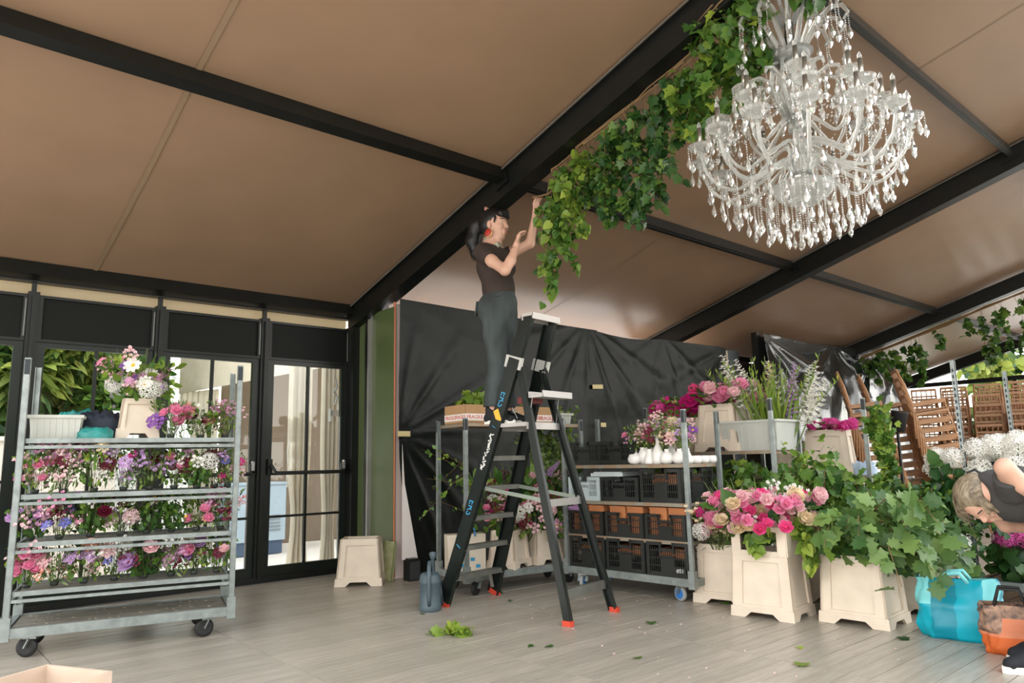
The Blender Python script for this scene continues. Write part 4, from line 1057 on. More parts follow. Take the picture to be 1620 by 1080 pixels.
# trolley four: bucket with magenta petals
bucket('cream bucket topped with magenta blooms in front of the chair stacks', local(C4, 0.2, -0.05, 0.957), C4[1] + .1, bucket_me)
arrangement('flower_bunch', 'flat mound of magenta blooms in the bucket before the chair stacks', local(C4, 0.2, -0.05, 1.37), 0, 0.21, 0.1, [('peony', 'pinkmag', 22, .05), ('peony', 'magenta', 4, .045)], 0)
bucket('cream bucket beside the magenta one, half hidden by the tub post', local(C4, -0.2, 0.05, 0.957), C4[1] + .1, bucket_small)
lump('plastic_bag', 'pale blue plastic bag on the trolley below the magenta bucket', 'bag', M('pale_blue_film', (0.4, 0.52, 0.66), 0.35), C4, 0.5, -0.05, 0.957, 0.24, 0.25, 0.12, 4.0)
# leafy stuff on the bucket trolley lower deck
t = thing('leafy_branch', 'dense green foliage filling the lower deck of the bucket trolley', 'foliage', local(C3, 0.0, 0.0, 0.19))
foliage(t, [[(rnd.uniform(-.12, .1), rnd.uniform(-.5, .55), 0), (rnd.uniform(-.3, .1), rnd.uniform(-.6, .6), .45), (rnd.uniform(-.4, .1), rnd.uniform(-.62, .65), rnd.uniform(.6, .96))] for k in range(46)], 'vine', 'mid', 0.075, 38, 40, 0.08, 0.3, stem_m, 0.004, 'lime')
# ------------------------------------------------------------------ pink rose bucket
arrangement('flower_bunch', 'big bunch of pink and cream garden roses in the tall front bucket', (5.16, 3.06, 0.5), 0, 0.4, 0.42,
            [('rose', 'pink', 34, .048), ('rose', 'palepink', 40, .05), ('peony', 'cream', 20, .055), ('rose', 'hotpink', 22, .05), ('peony', 'palepink', 16, .052), ('spray', 'white', 7, .05), ('cluster', 'burgundy', 4, .03), ('hydrangea', 'white', 1, .045)], 1)
t = thing('leafy_branch', 'broad green leaves hanging through the hand hole and right side of the rose bucket', 'foliage', (5.0, 2.93, 0.5))
foliage(t, [[(.1, 0, .15), (-.1, rnd.uniform(-.08, .1), .1), (-.12, rnd.uniform(-.1, .12), rnd.uniform(-.05, .05))] for k in range(5)] + [[(.15, -.1, .2), (.05, -.28, rnd.uniform(.05, .2)), (.0, rnd.uniform(-.38, -.3), rnd.uniform(-.22, .05))] for k in range(9)], 'heart', 'lime', 0.085, 22, 60, 0.04, 0.6, stem_m, 0.004, 'mid')
arrangement('flower_bunch', 'bunch of cream sprays and red berries low at the left of the rose bucket', (5.2, 3.5, 0.42), 0, 0.2, 0.3, [('spray', 'cream', 9, .045), ('cluster', 'burgundy', 5, .035), ('cluster', 'magenta', 3, .03), ('hydrangea', 'white', 1, .05), ('rose', 'pink', 2, .05)], 2)
# ------------------------------------------------------------------ oak branches
def fan(n, L, up, ax, ay, spread):
    out = []
    for k in range(n):
        a = rnd.uniform(0, 2 * PI); r = rnd.uniform(.3, 1) * spread; h = rnd.uniform(*up)
        out.append([(ax * .2 + .08 * math.cos(a), ay * .2 + .08 * math.sin(a), 0), (.45 * r * math.cos(a) + ax * .5, .45 * r * math.sin(a) + ay * .5, h * .75), (r * math.cos(a) + ax, r * math.sin(a) + ay, h), (1.35 * r * math.cos(a) + ax * 1.2, 1.35 * r * math.sin(a) + ay * 1.2, h - r * rnd.uniform(.3, .8))])
    return out
t = thing('oak_branch', 'drooping bunch of oak branches in the front right cream bucket', 'foliage', (5.34, 2.42, 0.35))
foliage(t, fan(30, 1, (.1, .55), -.02, -.13, .4), 'oak', 'oak', 0.125, 26, 200, 0.06, 0.45, twig_m, 0.006, 'mid')
t = thing('oak_branch', 'tall oak branches in the bucket set back behind the rose bucket', 'foliage', (5.98, 2.9, 0.35))
foliage(t, fan(32, 1, (.3, .75), -.05, -.05, .42), 'oak', 'mid', 0.11, 30, 60, 0.07, 0.3, twig_m, 0.006, 'oak')
t = thing('oak_branch', 'oak branches behind the turquoise bag reaching over it', 'foliage', (5.88, 2.34, 0.35))
foliage(t, fan(34, 1, (.05, .5), -.1, .0, .33), 'oak', 'oak', 0.12, 28, 110, 0.06, 0.4, twig_m, 0.006, 'mid')
t = thing('hornbeam_branch', 'tall twiggy green branches with small leaves in front of the chair stacks', 'foliage', (6.75, 2.75, 0.3))
foliage(t, fan(30, 1, (.3, .7), 0, -.1, .5) + [[(0, 0, 0), (.05, -.02, .7), (rnd.uniform(-.02, .18), rnd.uniform(-.04, .12), rnd.uniform(1.05, 1.36))] for k in range(9)], 'vine', 'mid', 0.07, 50, 40, 0.07, 0.15, twig_m, 0.005, 'lime')
t = thing('hornbeam_branch', 'dark small leaved shrub branches left of the white hydrangeas', 'foliage', (6.35, 2.25, 0.3))
foliage(t, fan(34, 1, (.3, .6), .1, -.02, .42), 'oval', 'dark', 0.06, 60, 30, 0.07, 0.15, twig_m, 0.005, 'mid')
t = thing('leafy_branch', 'thin twigs with oval leaves rising left of the oak, below the magenta bucket', 'foliage', (5.9, 3.05, 0.6))
foliage(t, [[(0, 0, 0), (.0, rnd.uniform(-.1, .1), .4), (rnd.uniform(-.1, .1), rnd.uniform(-.25, .25), rnd.uniform(.45, .72))] for k in range(10)], 'oval', 'mid', 0.06, 26, 20, 0.05, 0.1, twig_m, 0.003, 'lime')
# ------------------------------------------------------------------ hydrangeas
def hyd(label, locs, col, size, base, green=True, rad=0.25, seed=0):
    t = thing('hydrangea_bunch', label, 'flowers', base)
    for (x, y, z) in locs: put_bloom(t, 'hydrangea', col, (x, y, z), size * rnd.uniform(.9, 1.15), (-.4, -.5, .7))
    if green:
        g = MB()
        for k in range(120):
            a = rnd.uniform(0, 6.28); r = rad * math.sqrt(rnd.random())
            add_leaf(g, (r * math.cos(a) * 1.3, r * math.sin(a), rnd.uniform(.05, locs[0][2] - .04)), rdir(-.1), rdir(.6), rnd.uniform(.1, .16), 'oval')
        tag(g.build('greenery', LEAF['dark'], t, True), kind='stuff')
        s = MB()
        for (x, y, z) in locs: s.tube([(x * .5, y * .5, 0), (x * .9, y * .9, z)], 0.006, 4)
        s.build('stem', stem_m, t)
    return t
bk = [(-.42, 'left'), (0.0, 'middle'), (.42, 'right')]
dark_bucket = M('dark_green_bucket', (0.02, 0.05, 0.055), 0.5)
for i, (x, nm) in enumerate(bk):
    m = MB(); m.lathe([(0, 0), (0.13, 0), (0.16, 0.26), (0.17, 0.27), (0.155, 0.27), (0.12, 0.02), (0, 0.02)], 20); o = m.build('flower_bucket', dark_bucket, None, True); o.location = local(C5, x, 0.0, 0.808)
    tag(o, 'dark round bucket on the upper shelf of the right trolley, %s of three' % nm, 'bucket')
    hyd('big mound of white hydrangeas on the upper shelf of the right trolley, %s of three' % nm, [(rnd.uniform(-.3, .26), rnd.uniform(-.3, .28), .12 + rnd.uniform(0, .26)) for k in range(44)], 'white', .085, local(C5, x, 0.0, 0.84), rad=.25)
for i, (x, nm, c, n) in enumerate(((-.42, 'left', 'pinkmag', 16), (-.05, 'middle', 'pinkmag', 14), (.35, 'right', 'pinkmag', 13))):
    m = MB(); m.lathe([(0, 0), (0.13, 0), (0.15, 0.2), (0.16, 0.21), (0.145, 0.21), (0.12, 0.02), (0, 0.02)], 20); o = m.build('flower_bucket', dark_bucket, None, True); o.location = local(C5, x, -0.05, 0.188)
    tag(o, 'dark round bucket on the lowest deck of the right trolley, %s of three' % nm, 'bucket')
    hyd('%s hydrangeas on the lowest deck of the right trolley, %s of three' % ('white' if c == 'white' else 'magenta pink', nm), [(rnd.uniform(-.2, .2), rnd.uniform(-.22, .2), .27 + rnd.uniform(0, .1)) for k in range(n)], c, .08, local(C5, x, -0.05, 0.2), rad=.24)
hyd('white hydrangea heads hanging in front of the slotted post above the turquoise bag', [(rnd.uniform(-.1, .1), rnd.uniform(-.08, .14), rnd.uniform(.22, .5)) for k in range(12)], 'white', .075, (6.08, 2.06, 0.05), rad=.16)
hyd('loose white hydrangea heads at the left of the upper mound, outside the slotted post', [(rnd.uniform(-.05, .1), rnd.uniform(-.06, .14), rnd.uniform(.8, .93)) for k in range(6)], 'white', .075, (6.38, 2.14, 0.2), rad=.12)
# ------------------------------------------------------------------ step ladder
LD = Vector((.147, -.989, 0)); LW = Vector((.989, .147, 0)); LO = Vector((3.92, 5.11, 0))
lad = thing('step_ladder', 'tall black fibreglass platform step ladder with red feet in the middle of the floor', 'ladder', tuple(LO), math.atan2(.147, .989))
# local axes: x = width, -y = climbing direction
def lp(t, w, z): return Vector((w, -t, z))
gb = M('black_fibreglass', (0.007, 0.011, 0.009), 0.3, var=0.3, vscale=14)
tread_m = M('worn_tread', (0.15, 0.15, 0.13), 0.5, 0.3, var=0.3)
redp = M('red_plastic', (0.6, 0.06, 0.03), 0.5)
def hwz(z): return 0.315 - 0.155 * z / 2.32
for s in (-1, 1):
    m = MB(); a, b = lp(0.0, s * hwz(0), 0.02), lp(.84, s * hwz(2.3), 2.32)
    m.beam(a, b, 0.115, 0.012, (1, 0, 0)); d = (b - a).normalized(); e = d.cross(Vector((1, 0, 0))).normalized()
    for k in (-1, 1): m.beam(a + e * k * 0.054 - Vector((s * .014, 0, 0)), b + e * k * 0.054 - Vector((s * .014, 0, 0)), 0.008, 0.036, (1, 0, 0))
    st = m.build('front_stile', gb, lad)
    if s < 0:
        R_ = frame(e if e.y < 0 else -e, -d if False else d, Vector((-1, 0, 0)))
        # lettering on the outer face: reads along the stile
        ax_u = d; ax_n = Vector((-1, 0, 0)); ax_v = ax_n.cross(ax_u)
        Rt = frame(-ax_u, -ax_v, ax_n)
        def on(t, o=0.0): return a.lerp(b, t) + ax_n * 0.0075 + e * o
        text_part('painted_letters', 'ERS', 0.085, blue_ink, st, on(.71), Rt)
        text_part('painted_letters', 'ERS', 0.085, blue_ink, st, on(.335), Rt)
        text_part('painted_letters', '7', 0.085, blue_ink, st, on(.2), Rt)
        text_part('painted_letters', '/', 0.07, blue_ink, st, on(.615), Rt)
        m = MB()
        for q in range(26):
            t_ = .47 + .125 * q / 26; m.box(on(t_, rnd.uniform(-.018, .018)), (0.001, rnd.uniform(.01, .03), rnd.uniform(.006, .016)), Matrix.Rotation(rnd.uniform(-1, 1), 3, 'X'))
        m.build('worn_sticker', white_ink, st)
        m = MB(); m.box(on(.655), (0.0012, .055, .1), Matrix.Rotation(-.35, 3, 'X')); m.build('sticker', yellow_ink, st)
    m = MB(); m.beam(lp(-.005, s * hwz(0), 0.0), lp(.01, s * hwz(0.06), 0.04), .125, .022, (1, 0, 0)); m.build('foot', redp, st)
    # rear legs
    m = MB(); a, b = lp(1.25, s * 0.30, 0.02), lp(.74, s * .165, 1.92)
    m.beam(a, b, 0.06, 0.012, (1, 0, 0)); d = (b - a).normalized(); e = d.cross(Vector((1, 0, 0))).normalized()
    for k in (-1, 1): m.beam(a + e * k * 0.028 - Vector((s * .014, 0, 0)), b + e * k * 0.028 - Vector((s * .014, 0, 0)), 0.008, 0.034, (1, 0, 0))
    rl = m.build('rear_leg', gb, lad)
    m = MB(); m.box(lp(1.255, s * .3, 0.018), (.042, .075, .036)); m.build('foot', redp, rl)
    m = MB(); m.box(lp(.7, s * .175, 1.95), (.03, .17, .1), Matrix.Rotation(.3, 3, 'X')); m.build('hinge_plate', M('worn_white_metal', (0.5, 0.5, 0.46), 0.5), lad)
    m = MB(); m.beam(lp(.36, s * (hwz(.98) - .03), .95), lp(1.02, s * .225, .86), .03, .006, (1, 0, 0)); m.build('spreader', M('greenish_alloy', (0.28, 0.32, 0.27), 0.4, 0.5), lad)
for k in range(5):
    z = 0.24 * (k + 1); t_ = .84 * z / 2.32
    m = MB(); m.box(lp(t_, 0, z), (2 * hwz(z) - .02, .09, .008)); m.box(lp(t_ - .043, 0, z - .016), (2 * hwz(z) - .02, .005, .036)); m.box(lp(t_ + .043, 0, z - .016), (2 * hwz(z) - .02, .005, .036))
    m.build('tread', tread_m, lad)
m = MB()
for s in (-1, 1): m.beam(lp(.07, s * .18, .22), lp(-.0, s * .29, .07), .03, .004)
m.build('brace', alum, lad)
m = MB(); m.box(lp(.68, 0, 1.445), (.44, .36, .03)); m.box(lp(.86, 0, 1.43), (.44, .012, .05)); m.box(lp(.5, 0, 1.43), (.44, .012, .05)); m.build('platform', M('worn_alloy_platform', (0.44, 0.42, 0.4), 0.5, 0.3, var=.2), lad)
m = MB(); m.box(lp(.93, 0, 1.66), (.38, .15, .02)); m.box(lp(1.0, 0, 1.675), (.38, .012, .05)); m.box(lp(.86, 0, 1.675), (.38, .012, .05)); m.build('tool_tray', M('alloy_tray', (0.46, 0.44, 0.42), 0.45, 0.3), lad)
m = MB(); m.box(lp(.76, -.05, 1.64), (.2, .1, .05)); m.build('tray_bracket', M('dark_red_plastic', (0.16, 0.02, 0.02), 0.5), lad)
m = MB()
for s in (-1, 1): m.tube([lp(.88, s * .17, 1.66), lp(.84, s * .18, 1.45)], .004, 5)
m.build('stay_rod', alum, lad)
m = MB(); m.box(lp(.86, 0, 2.325), (.36, .11, .025)); m.box(lp(.91, 0, 2.31), (.36, .012, .05)); m.box(lp(.8, 0, 2.31), (.36, .012, .05)); m.build('top_cap', M('alloy_cap', (0.5, 0.47, 0.44), 0.45, 0.3), lad)
m = MB(); m.box(lp(1.03, 0, .84), (.47, .012, .055)); m.build('rear_crossbar', alum, lad)
m = MB(); m.box(lp(1.2, 0, .2), (.58, .012, .06)); m.box(lp(1.185, 0, .23), (.58, .04, .006)); m.build('rear_crossbar', tread_m, lad)

# ------------------------------------------------------------------ people: implicit surfaces, polygonised once
def nets(F, o, h):
    S = F < 0
    c = np.zeros(tuple(n - 1 for n in F.shape), int)
    for i in (0, 1):
        for j in (0, 1):
            for k in (0, 1): c += S[i:F.shape[0] - 1 + i, j:F.shape[1] - 1 + j, k:F.shape[2] - 1 + k]
    act = (c > 0) & (c < 8)
    idx = -np.ones(act.shape, int); ii = np.argwhere(act); idx[act] = np.arange(len(ii))
    acc = np.zeros((len(ii), 3)); cnt = np.zeros(len(ii))
    cor = [(i, j, k) for i in (0, 1) for j in (0, 1) for k in (0, 1)]
    for a in cor:
        for ax in range(3):
            if a[ax]: continue
            b = list(a); b[ax] = 1
            fa = F[ii[:, 0] + a[0], ii[:, 1] + a[1], ii[:, 2] + a[2]]; fb = F[ii[:, 0] + b[0], ii[:, 1] + b[1], ii[:, 2] + b[2]]
            w = (fa < 0) != (fb < 0)
            t = np.where(w, fa / np.where(w, fa - fb, 1), 0)
            p = np.array(a, float)[None].repeat(len(ii), 0); p[:, ax] += t
            acc[w] += p[w]; cnt[w] += 1
    V = (ii + acc / cnt[:, None]) * h + o
    faces = []
    for ax in range(3):
        u, v = (ax + 1) % 3, (ax + 2) % 3
        sl0 = [slice(None)] * 3; sl1 = [slice(None)] * 3
        sl0[ax] = slice(0, -1); sl1[ax] = slice(1, None)
        for q in (u, v): sl0[q] = slice(1, -1); sl1[q] = slice(1, -1)
        A, B = S[tuple(sl0)], S[tuple(sl1)]
        for flip, w in ((False, A & ~B), (True, ~A & B)):
            e = np.argwhere(w)
            if not len(e): continue
            e[:, u] += 1; e[:, v] += 1
            def at(du, dv):
                q = e.copy(); q[:, u] -= du; q[:, v] -= dv
                return idx[q[:, 0], q[:, 1], q[:, 2]]
            Q = np.stack([at(1, 1), at(0, 1), at(0, 0), at(1, 0)], 1)
            if flip: Q = Q[:, ::-1]
            faces.append(Q)
    return V, np.concatenate(faces)
class SDF:
    def __init__(s, lo, hi, h):
        s.h = h; s.lo = np.array(lo, float); n = np.ceil((np.array(hi) - s.lo) / h).astype(int) + 1
        s.F = np.full(tuple(n), 0.3, np.float32); s.ax = [s.lo[i] + h * np.arange(n[i]) for i in range(3)]
    def _sub(s, lo, hi):
        sl = []
        for i in range(3):
            a = max(0, int((lo[i] - s.lo[i]) / s.h) - 1); b = min(len(s.ax[i]), int((hi[i] - s.lo[i]) / s.h) + 2)
            if b <= a: return None, None
            sl.append(slice(a, b))
        g = np.meshgrid(*[s.ax[i][sl[i]] for i in range(3)], indexing='ij')
        return tuple(sl), np.stack(g, -1)
    def _mix(s, sl, d, k):
        f = s.F[sl]
        if k <= 0: s.F[sl] = np.minimum(f, d); return
        hh = np.maximum(k - np.abs(f - d), 0) / k
        s.F[sl] = np.minimum(f, d) - hh * hh * k * 0.25
    def cap(s, a, b, ra, rb, k=0.03):
        a, b = np.array(a, float), np.array(b, float); r = max(ra, rb) + k + .02
        sl, P = s._sub(np.minimum(a, b) - r, np.maximum(a, b) + r)
        if sl is None: return s
        ab = b - a; t = np.clip(((P - a) @ ab) / max(1e-9, ab @ ab), 0, 1)
        d = np.linalg.norm(P - a - t[..., None] * ab, axis=-1) - (ra + (rb - ra) * t)
        s._mix(sl, d, k); return s
    def chain(s, pts, rs, k=0.03):
        for i in range(len(pts) - 1): s.cap(pts[i], pts[i + 1], rs[i], rs[i + 1], k)
        return s
    def ell(s, c, r, k=0.03, rot=None):
        c = np.array(c, float); r = np.array(r, float); m = r.max() + k + .02
        sl, P = s._sub(c - m, c + m)
        if sl is None: return s
        q = P - c
        if rot is not None: q = q @ np.array(rot)
        k0 = np.linalg.norm(q / r, axis=-1); k1 = np.linalg.norm(q / (r * r), axis=-1) + 1e-9
        s._mix(sl, k0 * (k0 - 1) / k1, k); return s
    def cut(s, p, n):      # keep the side where (x-p).n < 0
        g = np.stack(np.meshgrid(*s.ax, indexing='ij'), -1)
        s.F = np.maximum(s.F, ((g - np.array(p)) @ np.array(n)).astype(np.float32)); return s
    def build(s, name, mat, parent, scale=1.0, subtract=None):
        s.F[0], s.F[-1] = .3, .3; s.F[:, 0], s.F[:, -1] = .3, .3; s.F[:, :, 0], s.F[:, :, -1] = .3, .3
        V, Q = nets(s.F, s.lo, s.h)
        me = bpy.data.meshes.new(name); me.from_pydata((V * scale).tolist(), [], Q.tolist())
        me.materials.append(mat); me.polygons.foreach_set('use_smooth', [True] * len(me.polygons)); me.update()
        return obj(name, me, parent)
def V3(*a): return np.array(a, float)
def hand(S, wrist, fdir, palm_n, curl, side=1, size=1.0):
    """wrist point, finger direction, palm normal; side picks the thumb side"""
    f = V3(*fdir); f /= np.linalg.norm(f); n = V3(*palm_n); n -= f * (n @ f); n /= np.linalg.norm(n); u = np.cross(f, n) * side
    w = V3(*wrist); z = size
    S.cap(w, w + f * .03 * z, .022 * z, .024 * z, .02)
    for o in (-.026, -.009, .009, .024): S.cap(w + f * .015 * z + u * o * .5 * z, w + f * .085 * z + u * o * z, .013 * z, .0115 * z, .012)
    for o, L in ((-.028, .062), (-.0095, .074), (.0095, .07), (.027, .054)):
        p = w + f * .085 * z + u * o * z; d = f.copy(); r = .0095 * z
        for q in range(3):
            ang = curl * (0.55, .8, .6)[q]; d = d * math.cos(ang) + n * math.sin(ang); d /= np.linalg.norm(d)
            p2 = p + d * L * (.45, .32, .26)[q] * z; S.cap(p, p2, r, r * .9, .004); p = p2; r *= .9
    p = w + f * .03 * z - u * .022 * z; d = f * .55 - u * .75 + n * .25; d /= np.linalg.norm(d)
    p2 = p + d * .04 * z; S.cap(p, p2, .013 * z, .011 * z, .01); d2 = d * .6 + f * .6 + n * .3; d2 /= np.linalg.norm(d2); S.cap(p2, p2 + d2 * .032 * z, .011 * z, .009 * z, .004)
def head(S, c, fw, up, sc=1.0, k=.02):
    fw = V3(*fw); fw /= np.linalg.norm(fw); up = V3(*up); up -= fw * (up @ fw); up /= np.linalg.norm(up); lf = np.cross(up, fw)
    R_ = np.stack([fw, lf, up], 1)
    def P(x, y, z): return V3(*c) + (fw * x + lf * y + up * z) * sc
    S.ell(P(-.012, 0, .03), (.098 * sc, .076 * sc, .09 * sc), k, R_)           # cranium
    S.ell(P(.022, 0, -.035), (.068 * sc, .058 * sc, .085 * sc), .03, R_)        # face
    S.ell(P(.05, 0, -.1), (.028 * sc, .03 * sc, .022 * sc), .025, R_)           # chin
    S.cap(P(-.02, .045, -.07), P(.045, .018, -.105), .016 * sc, .014 * sc, .03); S.cap(P(-.02, -.045, -.07), P(.045, -.018, -.105), .016 * sc, .014 * sc, .03)
    S.cap(P(.086, 0, .005), P(.108, 0, -.032), .008 * sc, .012 * sc, .014)      # nose
    for s in (-1, 1):
        S.ell(P(.104, s * .009, -.036), (.009 * sc, .008 * sc, .007 * sc), .006, R_)
        S.cap(P(.084, s * .014, .022), P(.066, s * .05, .022), .009 * sc, .008 * sc, .016)   # brow
        S.ell(P(.066, s * .036, -.03), (.022 * sc, .02 * sc, .018 * sc), .02, R_)            # cheek
        S.ell(P(-.012, s * .078, -.012), (.02 * sc, .008 * sc, .03 * sc), .006, R_)          # ear
        S.ell(P(-.008, s * .08, -.036), (.01 * sc, .006 * sc, .01 * sc), .006, R_)
    S.cap(P(.09, .016, -.067), P(.09, -.016, -.067), .007 * sc, .007 * sc, .006); S.cap(P(.088, .013, -.078), P(.088, -.013, -.078), .008 * sc, .008 * sc, .006)
    return P
def face_bits(t, P, fw, up, sc, iris=(0.06, 0.04, 0.02)):
    m = MB(); 
    for s in (-1, 1):
        c = P(.071, s * .031, .004); m.lathe([(0, .0105 * sc), (.008 * sc, .007 * sc), (.0105 * sc, 0), (.008 * sc, -.007 * sc), (0, -.0105 * sc)], 10, Matrix.Translation(Vector(c)))
    m.build('eyes', M('eye_white', (0.7, 0.66, 0.62), 0.3), t, True)
    m = MB()
    for s in (-1, 1):
        c = P(.0785, s * .0325, .004); m.lathe([(0, .0055 * sc), (.0055 * sc, 0), (0, -.0055 * sc)], 8, Matrix.Translation(Vector(c)))
    m.build('irises', M('dark_iris', iris, 0.3), t, True)
    m = MB()
    for s in (-1, 1): m.tube([P(.091, s * .012, .024), P(.089, s * .03, .031), P(.073, s * .049, .026)], .0035 * sc, 5)
    for s in (-1, 1): m.tube([P(.082, s * .02, .0105), P(.0805, s * .031, .0145), P(.07, s * .043, .009)], .0018 * sc, 4)
    m.build('brows', hair_black if iris[0] < .05 or True else hair_blond, t)
    m = MB(); m.tube([P(.0935, .02, -.071), P(.0985, .008, -.0685), P(.0985, -.008, -.0685), P(.0935, -.02, -.071)], [.002, .0055, .0055, .002], 6); m.tube([P(.0915, .018, -.0755), P(.096, 0, -.078), P(.0915, -.018, -.0755)], [.002, .006, .002], 6)
    m.build('lips', M('lip', (0.5, 0.17, 0.15), 0.45), t, True)

# woman on the ladder: local x = facing, y = her left, z up
W1 = thing('person', 'woman in brown top and dark jeans standing on the ladder fixing greenery', 'person', (3.914, 4.66, 1.462), math.radians(-68))
SK = SDF((-.36, -.36, 0.02), (.5, .42, 2.1), .0062)
PH = head(SK, (-.005, 0, 1.735), (1, -.12, -.03), (.06, 0, 1), 1.12)
SK.chain([(-.035, 0, 1.66), (-.04, 0, 1.585), (-.055, 0, 1.52)], [.058, .056, .07], .04)
SK.chain([(-.05, 0, 1.5), (-.03, 0, 1.38), (.0, 0, 1.22), (.02, 0, 1.1), (.02, 0, .98)], [.1, .112, .1, .11, .12], .06)
SK.cap((-.05, -.13, 1.47), (-.05, .13, 1.5), .055, .055, .06)
legs1 = {}
for s in (-1, 1):
    y = s * .085
    L_ = [(.015, y, .95), (.02, y * 1.05, .75), (.035, y * 1.05, .53), (.0, y * 1.0, .32), (-.02 if s < 0 else .02, y * 1.0, .09)]
    legs1[s] = L_; SK.chain(L_, [.1, .08, .058, .055, .038], .03)
    SK.cap((L_[4][0], y, .08), (L_[4][0] + .1, y, .05), .036, .035, .02)
shR, elR, wrR = (-.05, -.175, 1.455), (.215, -.27, 1.235), (.265, -.16, 1.455)
SK.chain([shR, (.08, -.235, 1.34), elR], [.056, .048, .041], .03); SK.chain([elR, (.25, -.23, 1.32), wrR], [.043, .041, .026], .02)
hand(SK, wrR, (.25, .12, 1), (1, .3, -.1), .75, 1, 1.05)
shL, elL, wrL = (-.05, .175, 1.49), (.2, .25, 1.6), (.3, .17, 1.83)
SK.chain([shL, elL], [.056, .042], .03); SK.chain([elL, wrL], [.042, .026], .02)
hand(SK, wrL, (.1, -.05, 1), (1, -.3, 0), .5, -1, 1.05)
SK.build('body', skin, W1); face_bits(W1, PH, None, None, 1.12)
TS = SDF((-.32, -.36, 1.0), (.28, .36, 1.64), .007)
TS.chain([(-.05, 0, 1.47), (-.03, 0, 1.36), (.005, 0, 1.22), (.02, 0, 1.06)], [.118, .13, .118, .128], .06)
TS.cap((-.05, -.14, 1.475), (-.05, .14, 1.5), .068, .068, .06); TS.ell((-.035, 0, 1.36), (.125, .175, .16), .05); TS.ell((.01, 0, 1.15), (.125, .155, .14), .05)
for s in (-1, 1): TS.ell((.065, s * .075, 1.35), (.07, .068, .065), .05)
TS.cut((0, 0, 1.075), (0.15, 0, -1)); TS.cut((-.045, 0, 1.555), (.35, 0, .94))
SL = SDF((-.32, -.36, 1.0), (.28, .36, 1.64), .007)
SL.cap(shR, (.075, -.232, 1.345), .074, .068, .03); SL.cut((.05, -.222, 1.36), (.70, -.3, -.62))
SL2 = SDF((-.32, -.36, 1.0), (.28, .36, 1.64), .007)
SL2.cap(shL, (.07, .21, 1.535), .072, .068, .03); SL2.cut((.04, .205, 1.53), (.9, .25, .4))
for q in (SL, SL2):
    hh = np.maximum(.03 - np.abs(TS.F - q.F), 0) / .03; TS.F = np.minimum(TS.F, q.F) - hh * hh * .03 * .25
TS.build('tshirt', brown_shirt, W1)
JE = SDF((-.32, -.3, .1), (.3, .3, 1.2), .0075)
JE.chain([(.022, 0, 1.13), (.015, 0, 1.0)], [.122, .13], .06); JE.ell((-.03, -.07, .98), (.125, .105, .13), .05); JE.ell((-.03, .07, .98), (.125, .105, .13), .05); JE.ell((.03, 0, 1.03), (.13, .165, .12), .05)
for s in (-1, 1):
    L_ = legs1[s]; JE.chain([(L_[0][0], L_[0][1], .94), L_[1], L_[2], (.005, L_[3][1], .34), (L_[4][0] - .0, L_[4][1], .12)], [.118, .1, .082, .08, .082], .03)
JE.cut((0, 0, 1.145), (-.1, 0, 1)); JE.cut((0, 0, .145), (0, 0, -1))
je = JE.build('jeans', denim, W1)
m = MB(); vs = []
def band(z, rx, ry, cx, h, t=.006):
    mm = MB(); n = 36; vs = []
    for zz, o in ((z - h / 2, 0), (z - h / 2, t), (z + h / 2, t), (z + h / 2, 0)):
        for i in range(n): a = 2 * PI * i / n; vs.append((cx + (rx + o) * math.cos(a), (ry + o) * math.sin(a), zz + .1 * (rx * math.cos(a))))
    mm.add(vs, [(k * n + i, k * n + (i + 1) % n, ((k + 1) % 4) * n + (i + 1) % n, ((k + 1) % 4) * n + i) for k in range(4) for i in range(n)]); return mm
m = MB()
for (x, y) in ((-.125, -.08), (-.125, .08)): m.box((x - .018, y, .985), (.012, .1, .12), Matrix.Rotation(.15, 3, 'Y'))
m.tube([(.13, -.09, 1.1), (.1, -.145, 1.06), (.06, -.17, 1.055)], .004, 4)
m.build('pocket', denim, je)
for s in (-1, 1):
    x, y = legs1[s][4][0], legs1[s][4][1]
    sh = SDF((x - .14, y - .1, -.01), (x + .24, y + .1, .2), .006)
    sh.chain([(x - .02, y, .12), (x + .0, y, .075), (x + .08, y, .05), (x + .165, y, .036)], [.045, .047, .042, .036], .03); sh.ell((x - .035, y, .05), (.05, .038, .045), .02); sh.cut((0, 0, .014), (0, 0, -1)); sh.cut((x, y, .15), (0, 0, 1))
    so = sh.build('shoe', shoe_black, W1)
    m = MB(); n = 20; ring = []
    for i in range(n): a = 2 * PI * i / n; ring.append((x + .065 + (.142 if math.cos(a) > 0 else .148) * math.cos(a), y + .044 * math.sin(a) * (1 if abs(math.cos(a)) < .95 else .9)))
    m.add([(p[0], p[1], 0) for p in ring] + [(p[0], p[1], .03) for p in ring], [(i, (i + 1) % n, n + (i + 1) % n, n + i) for i in range(n)] + [tuple(range(n - 1, -1, -1)), tuple(range(n, 2 * n))]); m.build('sole', shoe_white, so)
    m = MB()
    for q in range(5): m.tube([(x + .045 + .022 * q, y - .036, .075 - .007 * q), (x + .05 + .022 * q, y, .108 - .01 * q), (x + .045 + .022 * q, y + .036, .075 - .007 * q)], .004, 4)
    for sg in (-1, 1): m.tube([(x + .05, y, .108), (x + .07, y + sg * .03, .14), (x + .1, y + sg * .055, .09), (x + .06, y + sg * .02, .1)], .0038, 4); m.tube([(x + .05, y, .108), (x + .09, y + sg * .035, .11), (x + .13, y + sg * .06, .045)], .0038, 4)
    m.build('laces', white_ink, so)
HA = SDF((-.34, -.2, 1.42), (.22, .2, 2.02), .006)
def hp(x, y, z): return PH(x, y, z)
RH = None
HA.ell(hp(-.03, 0, .045), (.122, .094, .108), .02); HA.ell(hp(-.06, 0, .0), (.09, .09, .09), .03)
